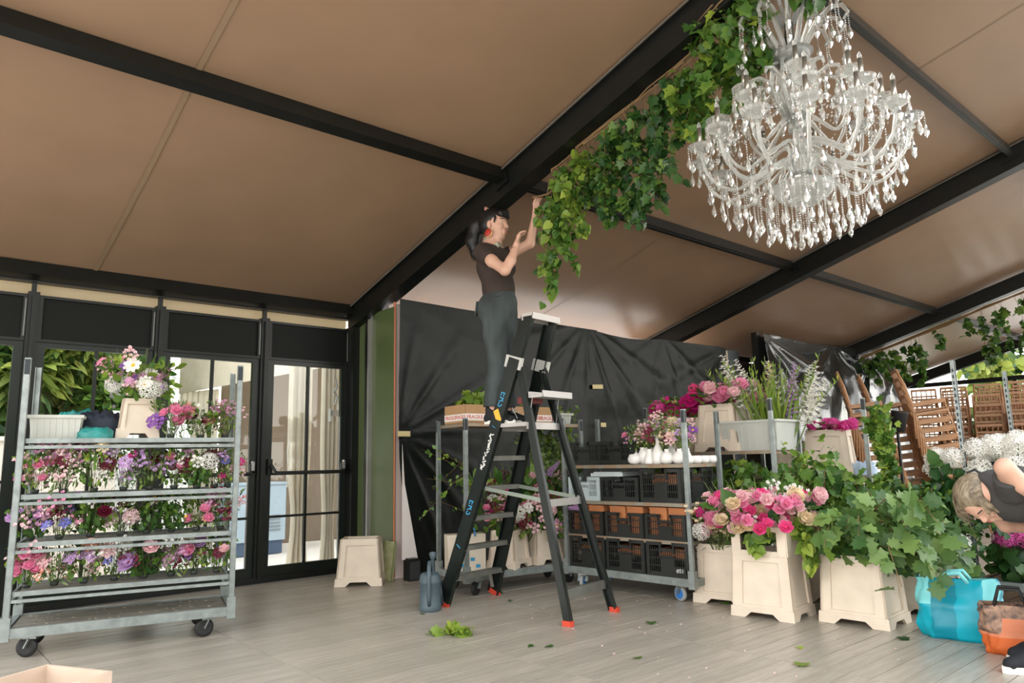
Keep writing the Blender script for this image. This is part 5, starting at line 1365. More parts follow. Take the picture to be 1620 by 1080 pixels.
HA.chain([hp(.07, .04, .075), hp(.085, 0, .082), hp(.07, -.04, .075)], [.028, .03, .028], .02); HA.chain([hp(.085, .045, .055), hp(.098, 0, .055), hp(.085, -.045, .055)], [.014, .014, .014], .015)
HA.ell(hp(-.11, 0, .07), (.05, .05, .045), .03)
HA.chain([hp(-.12, 0, .07), hp(-.19, 0, .02), hp(-.215, -.005, -.1), hp(-.19, 0, -.21), hp(-.165, 0, -.26)], [.05, .065, .062, .04, .012], .03)
for s in (-1, 1): HA.chain([hp(.045, s * .074, .04), hp(.04, s * .08, -.005)], [.012, .006], .01)
HA.F = np.maximum(HA.F, 0 * HA.F + HA.F)
ha = HA.build('hair', hair_black, W1)
m = MB()
for q in range(60):
    y = rnd.uniform(-.05, .05); x = rnd.uniform(-.04, .04)
    m.tube([hp(-.15 + x * .4, y * .5, .07), hp(-.2 + x, y, 0), hp(-.22 + x * 1.3, y * 1.1, -.11), hp(-.185 + x, y * .8, -.22 + rnd.uniform(-.06, .03))], .0035, 4, .001)
m.build('strands', hair_black, ha)
m = MB(); m.lathe([(.03, -.012), (.04, 0), (.03, .012)], 12, Matrix.Translation(Vector(hp(-.085, 0, .135))) @ Matrix.Rotation(1.1, 4, 'Y')); m.build('hair_tie', M('dusky_pink_tie', (0.55, 0.25, 0.2), 0.6), ha)
m = MB()
n = 32; vs = []
for k, (zz, rr) in enumerate(((-.035, .07), (-.02, .082), (0, .08), (.02, .077), (.035, .068))):
    for i in range(n):
        a = 2 * PI * i / n; w = .004 * math.sin(a * 9 + k)
        vs.append((-.045 + (rr + w) * math.cos(a), (rr + w) * math.sin(a) * .95, 1.575 + zz * 1.1 + .02 * math.cos(a) * -1))
m.add(vs, [(k * n + i, k * n + (i + 1) % n, (k + 1) * n + (i + 1) % n, (k + 1) * n + i) for k in range(4) for i in range(n)])
m.box((.035, -.045, 1.515), (.03, .05, .085), Matrix.Rotation(.5, 3, 'X')); m.box((.04, -.02, 1.5), (.02, .05, .1), Matrix.Rotation(-.3, 3, 'X'))
sc_ = m.build('neck_scarf', M('cream_patterned_silk', (0.62, 0.6, 0.48), 0.5, col2=(0.12, 0.14, 0.07), var=.4, vscale=34), W1, True)
er = MB(); p = hp(-.005, -.092, -.06)
er.lathe([(0, .004), (.03, .003), (.034, 0), (.03, -.003), (0, -.004)], 14, Matrix.Translation(Vector(p) + Vector((0, -.006, -.03))) @ Matrix.Rotation(PI / 2, 4, 'X')); er.tube([p, Vector(p) + Vector((0, -.006, -.01))], .003, 4)
e1 = er.build('earring', M('red_enamel', (0.4, 0.03, 0.02), 0.4), W1, True)
er = MB(); er.lathe([(.03, -.003), (.037, 0), (.03, .003)], 14, Matrix.Translation(Vector(p) + Vector((0, -.004, -.03))) @ Matrix.Rotation(PI / 2, 4, 'X')); er.build('earring_rim', M('gold', (0.7, 0.45, 0.15), 0.35, 0.8), e1)
m = MB(); wv = Vector(wrR); dv = (Vector(wrR) - Vector(elR)).normalized(); Mx = frame(dv.orthogonal().normalized(), dv.cross(dv.orthogonal().normalized()), dv).to_4x4(); Mx.translation = wv - dv * .03
m.lathe([(.028, -.003), (.033, 0), (.028, .003)], 14, Mx); m.build('bracelet', M('dark_cord', (0.03, 0.02, 0.015), 0.6), W1)

# second woman, bending at the right edge
W2 = thing('person', 'blond woman in charcoal top bending over at the right edge, hand on hip', 'person', (4.8, 1.36, 0), math.radians(139))
B2 = SDF((-.75, -.4, 0.0), (.42, .48, 1.2), .0068)
PB = head(B2, (.10, -.02, .885), (.30, .35, -.9), (.93, .2, .25), 1.0)
B2.chain([(.11, 0, .94), (.06, 0, .94)], [.056, .066], .04)
B2.chain([(.0, 0, .91), (-.14, 0, .93), (-.3, 0, .9), (-.42, 0, .84)], [.112, .12, .11, .125], .06); B2.cap((.03, -.15, .93), (.03, .15, .95), .055, .055, .06)
leg2 = {}
for s in (-1, 1):
    x0 = .0 if s > 0 else -.1
    L_ = [(-.4, s * .1, .8), (-.24, s * .12, .47), (x0 - .06, s * .1, .1)] if s > 0 else [(-.4, s * .1, .8), (-.3, s * .12, .45), (-.22, s * .1, .1)]
    leg2[s] = L_; B2.chain(L_, [.1, .062, .042], .03); B2.cap(L_[2], (L_[2][0] + .12, L_[2][1], .05), .04, .035, .02)
sh2, el2, wr2 = (.04, .19, .955), (.15, .31, 1.075), (-.06, .26, .87)
B2.chain([sh2, el2], [.056, .044], .03); B2.chain([el2, (.06, .3, .985), wr2], [.046, .043, .027], .02); hand(B2, wr2, (-.7, -.15, -.5), (.1, -1, 0), .5, 1, 1.0)
B2.chain([(.0, -.19, .92), (-.17, -.22, .73)], [.056, .042], .03); B2.chain([(-.17, -.22, .73), (-.37, -.17, .7)], [.042, .026], .02); hand(B2, (-.37, -.17, .7), (-.8, .2, -.3), (0, 1, -.2), .6, -1, 1.0)
B2.build('body', skin, W2); face_bits(W2, PB, None, None, 1.0)
T2 = SDF((-.62, -.36, .6), (.3, .36, 1.16), .0075)
T2.chain([(.03, 0, .93), (-.1, 0, .925), (-.28, 0, .9), (-.42, 0, .86)], [.118, .14, .135, .14], .06); T2.cap((.03, -.15, .935), (.03, .15, .955), .068, .068, .06); T2.ell((-.08, 0, .91), (.19, .18, .13), .05); T2.ell((-.3, 0, .88), (.2, .17, .14), .05)

T2.cut((.105, 0, .935), (.95, 0, -.1)); T2.cut((-.44, 0, .86), (-.9, 0, -.2)); 
for (a_, b_, n_) in ((sh2, (.115, .27, 1.03), (.6, .6, .55)), ((.02, -.19, .93), (-.05, -.22, .82), (-.45, -.2, -.85))):
    q = SDF((-.62, -.36, .6), (.3, .36, 1.16), .0075); q.cap(a_, b_, .074, .07, .03); q.cut(b_, np.array(n_) / np.linalg.norm(n_))
    hh = np.maximum(.03 - np.abs(T2.F - q.F), 0) / .03; T2.F = np.minimum(T2.F, q.F) - hh * hh * .03 * .25
T2.build('tshirt', grey_shirt, W2)
J2 = SDF((-.72, -.34, .02), (.2, .34, 1.05), .008)
J2.chain([(-.43, 0, .86), (-.46, 0, .8)], [.14, .15], .06)
for s in (-1, 1): J2.ell((-.47, s * .075, .82), (.12, .11, .13), .05)
J2.cut((-.38, 0, .86), (.9, 0, .25))
for s in (-1, 1): L_ = leg2[s]; J2.chain([L_[0], L_[1], (L_[2][0], L_[2][1], .1)], [.12, .088, .068], .04)
J2.cut((0, 0, .09), (0, 0, -1)); J2.build('jeans', black_denim, W2)
for s in (-1, 1):
    x, y = leg2[s][2][0], leg2[s][2][1]
    sh = SDF((x - .14, y - .1, -.01), (x + .26, y + .1, .2), .006)
    sh.chain([(x - .0, y, .12), (x + .02, y, .08), (x + .1, y, .055), (x + .17, y, .042)], [.046, .05, .044, .038], .03); sh.ell((x - .025, y, .06), (.05, .04, .05), .02); sh.cut((0, 0, .02), (0, 0, -1)); sh.cut((x, y, .16), (0, 0, 1))
    so = sh.build('shoe', shoe_black, W2)
    m = MB(); n = 20; ring = [(x + .07 + .15 * math.cos(2 * PI * i / n), y + .05 * math.sin(2 * PI * i / n)) for i in range(n)]
    m.add([(p[0], p[1], 0) for p in ring] + [(p[0], p[1], .035) for p in ring], [(i, (i + 1) % n, n + (i + 1) % n, n + i) for i in range(n)] + [tuple(range(n - 1, -1, -1)), tuple(range(n, 2 * n))]); m.build('sole', shoe_white, so)
H2 = SDF((-.12, -.24, .66), (.42, .24, 1.14), .006)
fw2 = V3(.30, .35, -.9); fw2 /= np.linalg.norm(fw2); up2 = V3(.93, .2, .25); up2 -= fw2 * (up2 @ fw2); up2 /= np.linalg.norm(up2); R2 = np.stack([fw2, np.cross(up2, fw2), up2], 1)
H2.ell(PB(-.03, 0, .04), (.108, .092, .1), .02, R2); H2.ell(PB(-.055, 0, -.02), (.08, .085, .09), .03, R2)
H2.ell(PB(-.1, 0, .03), (.055, .055, .05), .03, R2)
for s in (-1, 1): H2.chain([PB(.04, s * .07, .06), PB(.055, s * .085, .02), PB(.075, s * .09, -.04)], [.025, .018, .006], .02)
h2 = H2.build('hair', hair_blond, W2)
m = MB()
for q in range(44):
    s = rnd.choice((-1, 1)); a = rnd.uniform(-.03, .05); m.tube([PB(-.02 + a, s * .06, .115), PB(.045 + a, s * .088, .06), PB(.07 + a, s * .088, rnd.uniform(-.02, .05)), PB(.085 + a, s * rnd.uniform(.07, .095), rnd.uniform(-.04, .04))], .003, 4, .001)
m.build('strands', hair_blond, h2)
m = MB(); m.tube([PB(-.12, -.03, .02), PB(-.16, -.02, .05), PB(-.18, .01, .03), PB(-.15, .03, .0)], .008, 6); m.build('hair_clip', rubber, h2)
m = MB(); wv = Vector(wr2); dv = (Vector(wr2) - Vector((.06, .3, .985))).normalized(); Mx = frame(dv.orthogonal().normalized(), dv.cross(dv.orthogonal().normalized()), dv).to_4x4(); Mx.translation = wv - dv * .01
m.lathe([(.028, -.012), (.033, -.01), (.033, .01), (.028, .012)], 14, Mx); m.build('wristband', M('white_band', (0.75, 0.72, 0.68), 0.5), W2)
# ------------------------------------------------------------------ chandelier
crys = crystal_mat('clear_crystal', (0.98, 0.98, 0.96), 0.18)
crys_arm = crystal_mat('pressed_glass', (0.96, 0.98, 0.95), 0.22)
silver = M('candle_sleeve_chrome', (0.42, 0.4, 0.35), 0.3, 0.85)
CH = thing('chandelier', 'large crystal chandelier with candle sleeves and long bead drops hanging from the roof', 'chandelier', (4.34, 2.1, 2.5))
SGN = 1
m = MB(); m.lathe([(0, .3), (.05, .3), (.09, .34), (.05, .42), (.035, .5), (.06, .58), (.03, .66), (.028, .8), (.055, .88), (.03, .95), (.028, 1.12), (.06, 1.2), (.12, 1.26), (.03, 1.3), (.03, 1.5), (0, 1.5)], 16); m.build('stem', crys_arm, CH, True)
m = MB(); m.lathe([(0, .22), (.08, .24), (.17, .3), (.2, .36), (.17, .37), (.1, .33), (0, .33)], 20); m.build('bowl', crys_arm, CH, True)
m = MB(); m.lathe([(0, 1.2), (.1, 1.22), (.14, 1.28), (.1, 1.29), (0, 1.27)], 18); m.build('crown_dish', crys_arm, CH, True)
m = MB(); m.tube([(0, 0, 1.3), (0, 0, 1.5)], .022, 8); m.tube([(0, 0, 1.5), (0.0, .0, 1.95)], .009, 6); m.tube([(0, 0, 1.38), (-.05, 0, 1.42), (-.06, .0, 1.36), (-.02, 0, 1.34)], .008, 5); m.build('cord', rubber, CH)
def ball(m, p, r):
    p = Vector(p); m.add([p + Vector(v) * r for v in ((1, 0, 0), (-1, 0, 0), (0, 1, 0), (0, -1, 0), (0, 0, 1), (0, 0, -1))], [(0, 2, 4), (2, 1, 4), (1, 3, 4), (3, 0, 4), (2, 0, 5), (1, 2, 5), (3, 1, 5), (0, 3, 5)])
def drop_mesh():
    m = MB(); m.lathe([(0, 0), (.004, -.005), (.007, -.022), (.014, -.045), (.011, -.062), (0, -.078)], 5); return m.mesh('crystal_drop', crys)
def chain_mesh(n, nm):
    m = MB()
    for i in range(n): ball(m, (0, 0, -.016 * i - .008), .0065)
    z = -.016 * n
    m.lathe([(0, z), (.005, z - .006), (.009, z - .026), (.018, z - .05), (.014, z - .07), (0, z - .09)], 5)
    return m.mesh(nm, crys)
DROP = drop_mesh(); CHAINS = {n: chain_mesh(n, 'bead_chain') for n in (4, 7, 10, 13, 16, 20)}
cup = MB(); cup.lathe([(.012, -.05), (.03, -.045), (.02, -.02), (.035, -.01), (.07, .01), (.082, .03), (.078, .034), (.058, .018), (.015, .01), (.015, 0)], 14); CUP = cup.mesh('bobeche', crys_arm)
cs = MB(); cs.lathe([(0, 0), (.0145, 0), (.0145, .135), (0, .135)], 12); CAND = cs.mesh('candle_sleeve', silver, True)
fb_ = MB(); fb_.lathe([(.004, .13), (.014, .14), (.013, .16), (.004, .18), (0, .185)], 8); BULB = fb_.mesh('lamp_bulb', crys, True)
def arm(R, z0, z1, a, lift, r=.0125):
    m = MB(); ca, sa = math.cos(a), math.sin(a)
    cp = [(.05, z0), (.18 * R, z0 + .09), (.42 * R, z1 - lift * .7), (.7 * R, z1 - lift), (.93 * R, z1 - lift * .62), (R, z1)]
    pts = []
    for k in range(19):
        t = k / 18 * 5; i = min(4, int(t)); f = t - i
        p0, p1, p2, p3 = cp[max(0, i - 1)], cp[i], cp[i + 1], cp[min(5, i + 2)]
        q = [.5 * ((2 * p1[c]) + (-p0[c] + p2[c]) * f + (2 * p0[c] - 5 * p1[c] + 4 * p2[c] - p3[c]) * f * f + (-p0[c] + 3 * p1[c] - 3 * p2[c] + p3[c]) * f ** 3) for c in (0, 1)]
        pts.append((q[0] * ca, q[0] * sa, q[1]))
    m.tube(pts, [r * (1.15 - .3 * k / 18) + .0022 * math.sin(k * 2.4) for k in range(19)], 7)
    return m
tiers = [(.63, .62, 14, .26, .0), (.5, .8, 9, .3, .2), (.36, .96, 6, .3, .4)]
for R, z1, n, lift, ph in tiers:
    for i in range(n):
        a = 2 * PI * (i + ph) / n + .1
        z0 = .44 if R > .6 else (.56 if R > .4 else .74)
        A = arm(R, z0, z1, a, lift).build('arm', crys_arm, CH, True)
        x, y = R * math.cos(a), R * math.sin(a)
        c = obj('bobeche', CUP, A, (x, y, z1 + .02))
        obj('candle_sleeve', CAND, A, (x, y, z1 + .04)); obj('lamp_bulb', BULB, A, (x, y, z1 + .04))
        for k in range(7):
            b = 2 * PI * k / 7 + a; obj('crystal_drop', DROP if k % 2 else CHAINS[4], A, (x + .078 * math.cos(b), y + .078 * math.sin(b), z1 + .045), (0, 0, b))
# basket of long bead chains under the arms
tot = MB()
cnt = 0
for R, zt, n, ns in ((.58, .52, 26, (7, 10)), (.5, .46, 26, (10, 13)), (.41, .42, 24, (13, 10)), (.31, .38, 20, (13, 16)), (.22, .36, 16, (16, 13)), (.12, .32, 9, (13, 16)), (.03, .3, 3, (16, 16))):
    for i in range(n):
        a = 2 * PI * (i + .3 * (R > .3)) / n + R; obj('bead_chain', CHAINS[ns[i % 2]], CH, (R * math.cos(a), R * math.sin(a), zt + .01 * math.sin(a * 5)), (0, 0, a))
# beaded swags from cup to cup and up to the stem
m = MB()
for R, z1, n, ph, zz in ((.63, .65, 14, 0, .0), (.5, .83, 9, .2, 0)):
    for i in range(n):
        a = 2 * PI * (i + ph) / n + .1; b = 2 * PI * (i + 1 + ph) / n + .1
        for k in range(15):
            t = k / 14; u = a + (b - a) * t; ball(m, (R * math.cos(u), R * math.sin(u), z1 - .12 * math.sin(PI * t)), .009)
        for k in range(20):
            t = k / 19; r = R + (.08 - R) * t; ball(m, (r * math.cos(a), r * math.sin(a), z1 + (1.05 - z1) * t - .12 * math.sin(PI * t)), .008)
tag(m.build('bead_swags', crys, CH), kind='stuff')
# upper scrolls with their own drops
for i in range(13):
    a = 2 * PI * i / 13 + .2; ca, sa = math.cos(a), math.sin(a); m = MB()
    m.tube([(r * ca, r * sa, z) for r, z in ((.06, 1.22), (.1, 1.34), (.17, 1.46), (.26, 1.53), (.33, 1.52), (.36, 1.46), (.33, 1.42))], [.018, .018, .017, .016, .015, .012, .008], 7)
    s = m.build('scroll', crys_arm, CH, True)
    for r, z, n in ((.34, 1.44, 10), (.26, 1.52, 7), (.36, 1.48, 7)): obj('bead_chain', CHAINS[n], s, (r * ca, r * sa, z - .01))
for i in range(10):
    a = 2 * PI * i / 10 + .5; ca, sa = math.cos(a), math.sin(a); m = MB()
    m.tube([(r * ca, r * sa, z) for r, z in ((.05, .84), (.09, .98), (.15, 1.08), (.22, 1.12), (.28, 1.1), (.29, 1.06))], [.018, .017, .016, .015, .013, .008], 7)
    s = m.build('scroll', crys_arm, CH, True); obj('bead_chain', CHAINS[4], s, (.285 * ca, .285 * sa, 1.07)); obj('bead_chain', CHAINS[4], s, (.2 * ca, .2 * sa, 1.1))
for i in range(10):
    a = 2 * PI * i / 10; ca, sa = math.cos(a), math.sin(a); m = MB()
    m.tube([(r * ca, r * sa, z) for r, z in ((.06, 1.24), (.13, 1.2), (.15, 1.05), (.1, .9), (.05, .8))], [.012] * 5, 6)
    m.build('stem_scroll', crys_arm, CH, True)
    m = MB(); m.tube([(r * ca, r * sa, z) for r, z in ((.05, 1.5), (.1, 1.62), (.2, 1.74), (.26, 1.74), (.27, 1.69))], [.013] * 5, 6); s = m.build('scroll', crys_arm, CH, True); obj('bead_chain', CHAINS[7], s, (.265 * ca, .265 * sa, 1.7))

# ------------------------------------------------------------------ greenery on the rafters
def garland(label, pts, kind, tone, tone2, size, n_strand, L0, L1, per_m, n_ind, off=.12, bough=.009):
    """boughs tied along the rafter with leafy strands hanging from them; pts is the line they follow"""
    b = Vector(pts[0]); t = thing('foliage_garland', label, 'foliage', tuple(b))
    path = [Vector(p) - b for p in pts]; st = []
    for k in range(3):
        st.append([p + Vector((rnd.uniform(-.04, .04), rnd.uniform(-.05, .05), rnd.uniform(-.03, .0))) for p in path])
    bg_ = MB()
    for s in st: bg_.tube(s, bough, 5, bough * .5)
    bg_.build('bough', twig_m, t)
    stems = []
    for k in range(n_strand):
        f = rnd.random() * (len(path) - 1); i = min(int(f), len(path) - 2); p = path[i].lerp(path[i + 1], f - i)
        q = f / (len(path) - 1); L = L0 + (L1 - L0) * (math.sin(PI * min(1, max(0.05, q))) ** .7) * rnd.uniform(.55, 1)
        x = rnd.uniform(-.03, off)
        if rnd.random() < .35: L *= .45
        stems.append([p + Vector((x * .3, 0, 0)), p + Vector((x + rnd.uniform(-.05, .1), rnd.uniform(-.08, .08), -L * .35)), p + Vector((x + rnd.uniform(-.08, .12), rnd.uniform(-.12, .1), -L * .7)), p + Vector((x + rnd.uniform(-.1, .14), rnd.uniform(-.14, .12), -L))])
    foliage(t, stems, kind, tone, size, per_m, n_ind, .05, .55, twig_m, .003, tone2, .35)
    return t
def rp(y, dx=.05, dz=-.225): return (4.05 + dx, y, roof_z(y) + dz)
garland('leafy vine bunch the woman on the ladder is holding against the roof beam', [rp(4.4, .08, -.3), rp(4.25, .1, -.36), rp(4.12, .08, -.3)], 'heart', 'mid', 'lime', .075, 13, .5, 1.0, 42, 110)
garland('pale green leaf strands on the roof beam just right of the raised hand', [rp(4.15), rp(3.95), rp(3.75)], 'heart', 'lime', 'mid', .075, 13, .3, .68, 44, 90)
garland('dense dark green vine hanging from the middle of the long roof beam', [rp(3.8), rp(3.4), rp(3.05), rp(2.9)], 'vine', 'dark', 'mid', .068, 30, .4, 1.02, 48, 100, .16)
garland('bright vine with broad leaves on the roof beam at the top of the view', [rp(2.95), rp(2.7), rp(2.45), rp(2.2)], 'vine', 'mid', 'lime', .09, 20, .25, .66, 38, 100, .13)
garland('small leafy tuft tied over the face of the roof beam above the bright vine', [(3.98, 2.6, 4.1), (4.0, 2.4, 4.16), (4.02, 2.2, 4.22)], 'vine', 'mid', 'lime', .08, 9, .1, .3, 40, 30, .06)
garland('leafy vine tuft hanging over the top of the chandelier', [(4.12, 1.95, 4.14), (4.12, 1.75, 4.2), (4.12, 1.5, 4.26)], 'heart', 'mid', 'dark', .09, 12, .1, .24, 44, 60, .1)
def rp3(y): return (14.2, y, roof_z(y) - .3)
garland('far dark vine garland along the third roof beam beyond the chair stacks', [rp3(6.0), rp3(5.2), rp3(4.5), rp3(3.8), rp3(3.1), rp3(2.4)], 'vine', 'mid', 'dark', .12, 34, .35, 1.05, 26, 0, .3, .02)

# ------------------------------------------------------------------ stacking chairs
def chair_parts():
    P = {}
    m = MB(); m.box((0, 0, .445), (.4, .4, .022)); m.box((.195, 0, .425), (.02, .38, .045)); m.box((-.195, 0, .425), (.02, .38, .045)); m.box((0, .19, .425), (.38, .02, .045)); m.box((0, -.19, .425), (.38, .02, .045)); P['seat'] = m.mesh('seat', wood)
    m = MB(); m.tube([(.185, .18, .44), (.2, .185, .2), (.215, .19, 0)], .0145, 7); P['leg_a'] = m.mesh('leg', wood, True)
    m = MB(); m.tube([(.185, -.18, .44), (.2, -.185, .2), (.215, -.19, 0)], .0145, 7); P['leg_b'] = m.mesh('leg', wood, True)
    m = MB(); m.tube([(-.25, .19, 0), (-.2, .185, .3), (-.185, .18, .45), (-.21, .18, .7), (-.26, .175, .92)], .0145, 7); P['leg_c'] = m.mesh('leg', wood, True)
    m = MB(); m.tube([(-.25, -.19, 0), (-.2, -.185, .3), (-.185, -.18, .45), (-.21, -.18, .7), (-.26, -.175, .92)], .0145, 7); P['leg_d'] = m.mesh('leg', wood, True)
    m = MB()
    for z, x, h in ((.905, -.257, .04), (.8, -.232, .028), (.56, -.193, .03)): m.box((x, 0, z), (.02, .34, h))
    for y in (-.11, -.037, .037, .11): m.tube([(-.193, y, .56), (-.205, y, .68), (-.232, y, .8), (-.255, y, .9)], .009, 6)
    P['backrest'] = m.mesh('backrest', wood)
    m = MB()
    for y in (-.185, .185):
        for z in (.16, .27): m.tube([(.2, y, z), (-.21, y, z + .02)], .009, 6)
    for x in (.205, -.21): m.tube([(x, -.185, .22), (x, .185, .22)], .009, 6)
    P['stretcher'] = m.mesh('stretcher', wood, True)
    return P
CP = chair_parts()
ch0 = None
def chair_at(loc, yaw, tilt, label, group):
    global ch0
    R_ = (Matrix.Rotation(yaw, 3, 'Z') @ Matrix.Rotation(tilt, 3, 'Y')).to_euler()
    if ch0 is None:
        ch0 = thing('stacking_chair', label, 'chair', loc, 0, group)
        for k, me in CP.items(): obj(k.split('_')[0], me, ch0)
        o = ch0
    else: o = dup(ch0, loc, None, label, group)
    o.rotation_euler = R_
    return o
ordw = ['lowest', 'second', 'third', 'fourth', 'fifth', 'sixth', 'seventh', 'eighth', 'ninth', 'tenth', 'eleventh', 'twelfth']
def chair_stack(x, y, n, yaw, tilt, nm, dz=.113, back=.024, z0=.12):
    fwx, fwy = math.cos(yaw), math.sin(yaw)
    for k in range(n):
        b = back * k - back * n
        chair_at((x - fwx * b * 1.0 * -1 * -1, y - fwy * b, z0 + dz * k), yaw, tilt, 'varnished wooden chair tilted in the %s stack, %s from the floor' % (nm, ordw[k]), 'chairs in the tilted stacks')
chair_stack(10.0, 4.25, 12, math.radians(-62), -.1, 'left')
chair_stack(10.6, 4.2, 12, math.radians(-62), -.13, 'middle')
chair_stack(10.35, 3.6, 12, math.radians(-58), -.15, 'right')
# upright stacks far behind
FAR = {}
mm = MB()
for k, me in CP.items():
    vs = [tuple(v.co) for v in me.vertices]; mm.add(vs, [tuple(p.vertices) for p in me.polygons])
far_me = mm.mesh('stacking_chair', wood_far)
for q, (x, y) in enumerate(((13.3, 4.75), (13.25, 4.28), (13.2, 3.8), (13.15, 3.32), (13.1, 2.84), (14.0, 4.5), (14.0, 4.0), (14.0, 3.5))):
    for k in range(9):
        o = obj('stacking_chair', far_me, None, (x + .03 * k, y + rnd.uniform(-.02, .02), .16 * k + (.0)), (0, -.1 * 0, rnd.uniform(-.05, .05) + math.radians(20)))
        tag(o, 'wooden chair, far upright %s row, %s stack from left, %s from floor' % ('rear' if q > 4 else 'front', ('first', 'second', 'third', 'fourth', 'fifth', 'first', 'second', 'third')[q], ordw[k]), 'chair', 'chairs in the far upright stacks')
pots = thing('black_pot', 'black plastic pot wedged among the chair stacks above the green branches', 'pot', (9.75, 3.78, 1.42))
m = MB(); m.lathe([(0, 0), (.08, 0), (.1, .24), (.11, .26), (.09, .26), (.07, .02), (0, .02)], 18, Matrix.Rotation(.2, 4, 'X')); m.build('pot', rubber, pots, True)
m = MB(); m.tube([(0.0, 0, -1.42), (0, 0, .02)], .02, 6); m.build('stake', black_metal, pots)

# ------------------------------------------------------------------ small things on the floor
wc = thing('watering_can', 'blue grey plastic watering can on the floor left of the ladder foot', 'watering can', (3.44, 5.0, 0), math.radians(-130))
wcm = M('blue_grey_plastic', (0.065, 0.095, 0.11), 0.5, var=.12, vscale=9)
m = MB(); m.lathe([(0, 0), (.082, 0), (.088, .012), (.088, .05), (.084, .055), (.084, .21), (.088, .215), (.088, .235), (.084, .24), (.08, .27), (.06, .292), (.055, .292), (.05, .28), (.0, .275)], 24); m.build('tank', wcm, wc, True)
m = MB(); m.tube([(.075, 0, .05), (.098, 0, .12), (.1, 0, .25), (.085, 0, .34), (.04, 0, .375), (-.01, 0, .36), (-.05, 0, .3)], .016, 8); m.build('handle', wcm, wc, True)
m = MB(); m.tube([(-.07, 0, .06), (-.13, 0, .13), (-.19, 0, .25), (-.24, 0, .36)], [.03, .024, .018, .015], 10); m.lathe([(.015, 0), (.035, .05), (.035, .055), (0, .06)], 12, Matrix.Translation(Vector((-.24, 0, .36))) @ Matrix.Rotation(-.6, 4, 'Y')); m.build('spout', wcm, wc, True)
ml = thing('round_tub', 'dark blue round lid leaning on the floor between watering can and ladder foot', 'lid', (3.6, 5.1, 0.0), math.radians(-110))
m = MB(); m.lathe([(0, 0), (.09, 0), (.1, .02), (.09, .03), (0, .03)], 20, Matrix.Translation(Vector((0, .0, .1))) @ Matrix.Rotation(PI / 2 - .25, 4, 'Y')); m.build('lid', M('dark_blue_plastic', (0.02, 0.035, 0.05), 0.4), ml, True)
sp = thing('loudspeaker', 'small black box on the floor at the foot of the black sheeting', 'speaker', (4.17, 6.38, 0), -.1)
m = MB(); m.box((0, 0, .1), (.13, .12, .2)); m.build('cabinet', crate_black, sp)
m = MB(); m.box((0, -.062, .1), (.11, .006, .17)); m.build('grille', M('black_mesh', (0.03, 0.032, 0.034), 0.6), sp)
m = MB(); m.box((0, 0, .207), (.1, .1, .014)); m.build('top_plate', crate_black, sp)
pf = thing('leaning_board', 'narrow green patterned board leaning behind the empty cream bucket', 'board', (3.985, 6.57, 0), math.radians(-90))
m = MB(); m.box((0, .03, .19), (.22, .012, .38), Matrix.Rotation(-.12, 3, 'X')); m.build('board', M('green_cream_pattern', (0.3, 0.36, 0.13), 0.6, col2=(0.6, 0.56, 0.38), var=.3, vscale=14), pf)
m = MB(); m.box((-.105, .022, .19), (.012, .02, .38), Matrix.Rotation(-.12, 3, 'X')); m.box((.105, .022, .19), (.012, .02, .38), Matrix.Rotation(-.12, 3, 'X')); m.build('frame', M('olive_frame', (0.2, 0.22, 0.1), 0.6), pf)
flap = MB(); flap.add([(0, 0, 1.35), (.03, 0, .95), (.17, -.03, .2), (.0, -.0, .2), (0, .004, 1.35), (.03, .004, .95), (.17, -.026, .2), (.0, .004, .2)], [(0, 3, 2, 1), (4, 5, 6, 7), (0, 1, 5, 4), (1, 2, 6, 5), (2, 3, 7, 6), (3, 0, 4, 7)])
o = flap.build('paper_flap', M('white_lining_paper', (0.72, 0.66, 0.63), 0.7), None); o.location = (4.09, 6.44, 0); tag(o, 'white paper flap showing where the black sheet is pulled aside at its lower left', 'paper')
# shopping bags
def soft_bag(name, label, loc, rz, w, d, h, cols, seed, top=.6):
    t = thing(name, label, 'bag', loc, rz)
    n, k = 44, 16; vs = []
    for j in range(k + 1):
        v = j / k; bulge = 1 + .1 * math.sin(PI * min(1, v * 1.3)); sq = (1 - (1 - top) * max(0, v - .55) / .45)
        for i in range(n):
            a = 2 * PI * i / n; ex = .55
            cx = math.copysign(abs(math.cos(a)) ** ex, math.cos(a)); cy = math.copysign(abs(math.sin(a)) ** ex, math.sin(a))
            nn = .03 * noise.noise((cx * 2 + seed, cy * 2, v * 3)) + .012 * noise.noise((cx * 7 + seed, cy * 6, v * 8))
            vs.append((cx * w / 2 * bulge * (1 - .08 * (1 - v)) + nn, cy * d / 2 * bulge * sq + nn, h * v * (1 + .12 * noise.noise((a * .8, seed, 0)) * v)))
    fs = [(j * n + i, j * n + (i + 1) % n, (j + 1) * n + (i + 1) % n, (j + 1) * n + i) for j in range(k) for i in range(n)]
    groups = {}
    for q, f in enumerate(fs):
        j, i = q // n, q % n
        groups.setdefault(cols[0](i / n, j / k), []).append(f)
    mats = cols[1]
    m = MB()
    for gi, gf in groups.items(): pass
    m.v = vs
    for q, f in enumerate(fs):
        j, i = q // n, q % n; m.f.append(f); m.mi.append(cols[0](i / n, j / k))
    m.f.append(tuple(range(n - 1, -1, -1))); m.mi.append(0)
    m.build('bag_body', mats, t, True)
    return t
def turq(u, v):
    k = int(u * 12) % 12
    if v > .52: return (0, 1, 1, 2, 4, 0, 1, 1, 2, 0, 1, 2)[k]
    return (0, 0, 2, 0, 4, 3, 0, 0, 2, 0, 3, 0)[k]
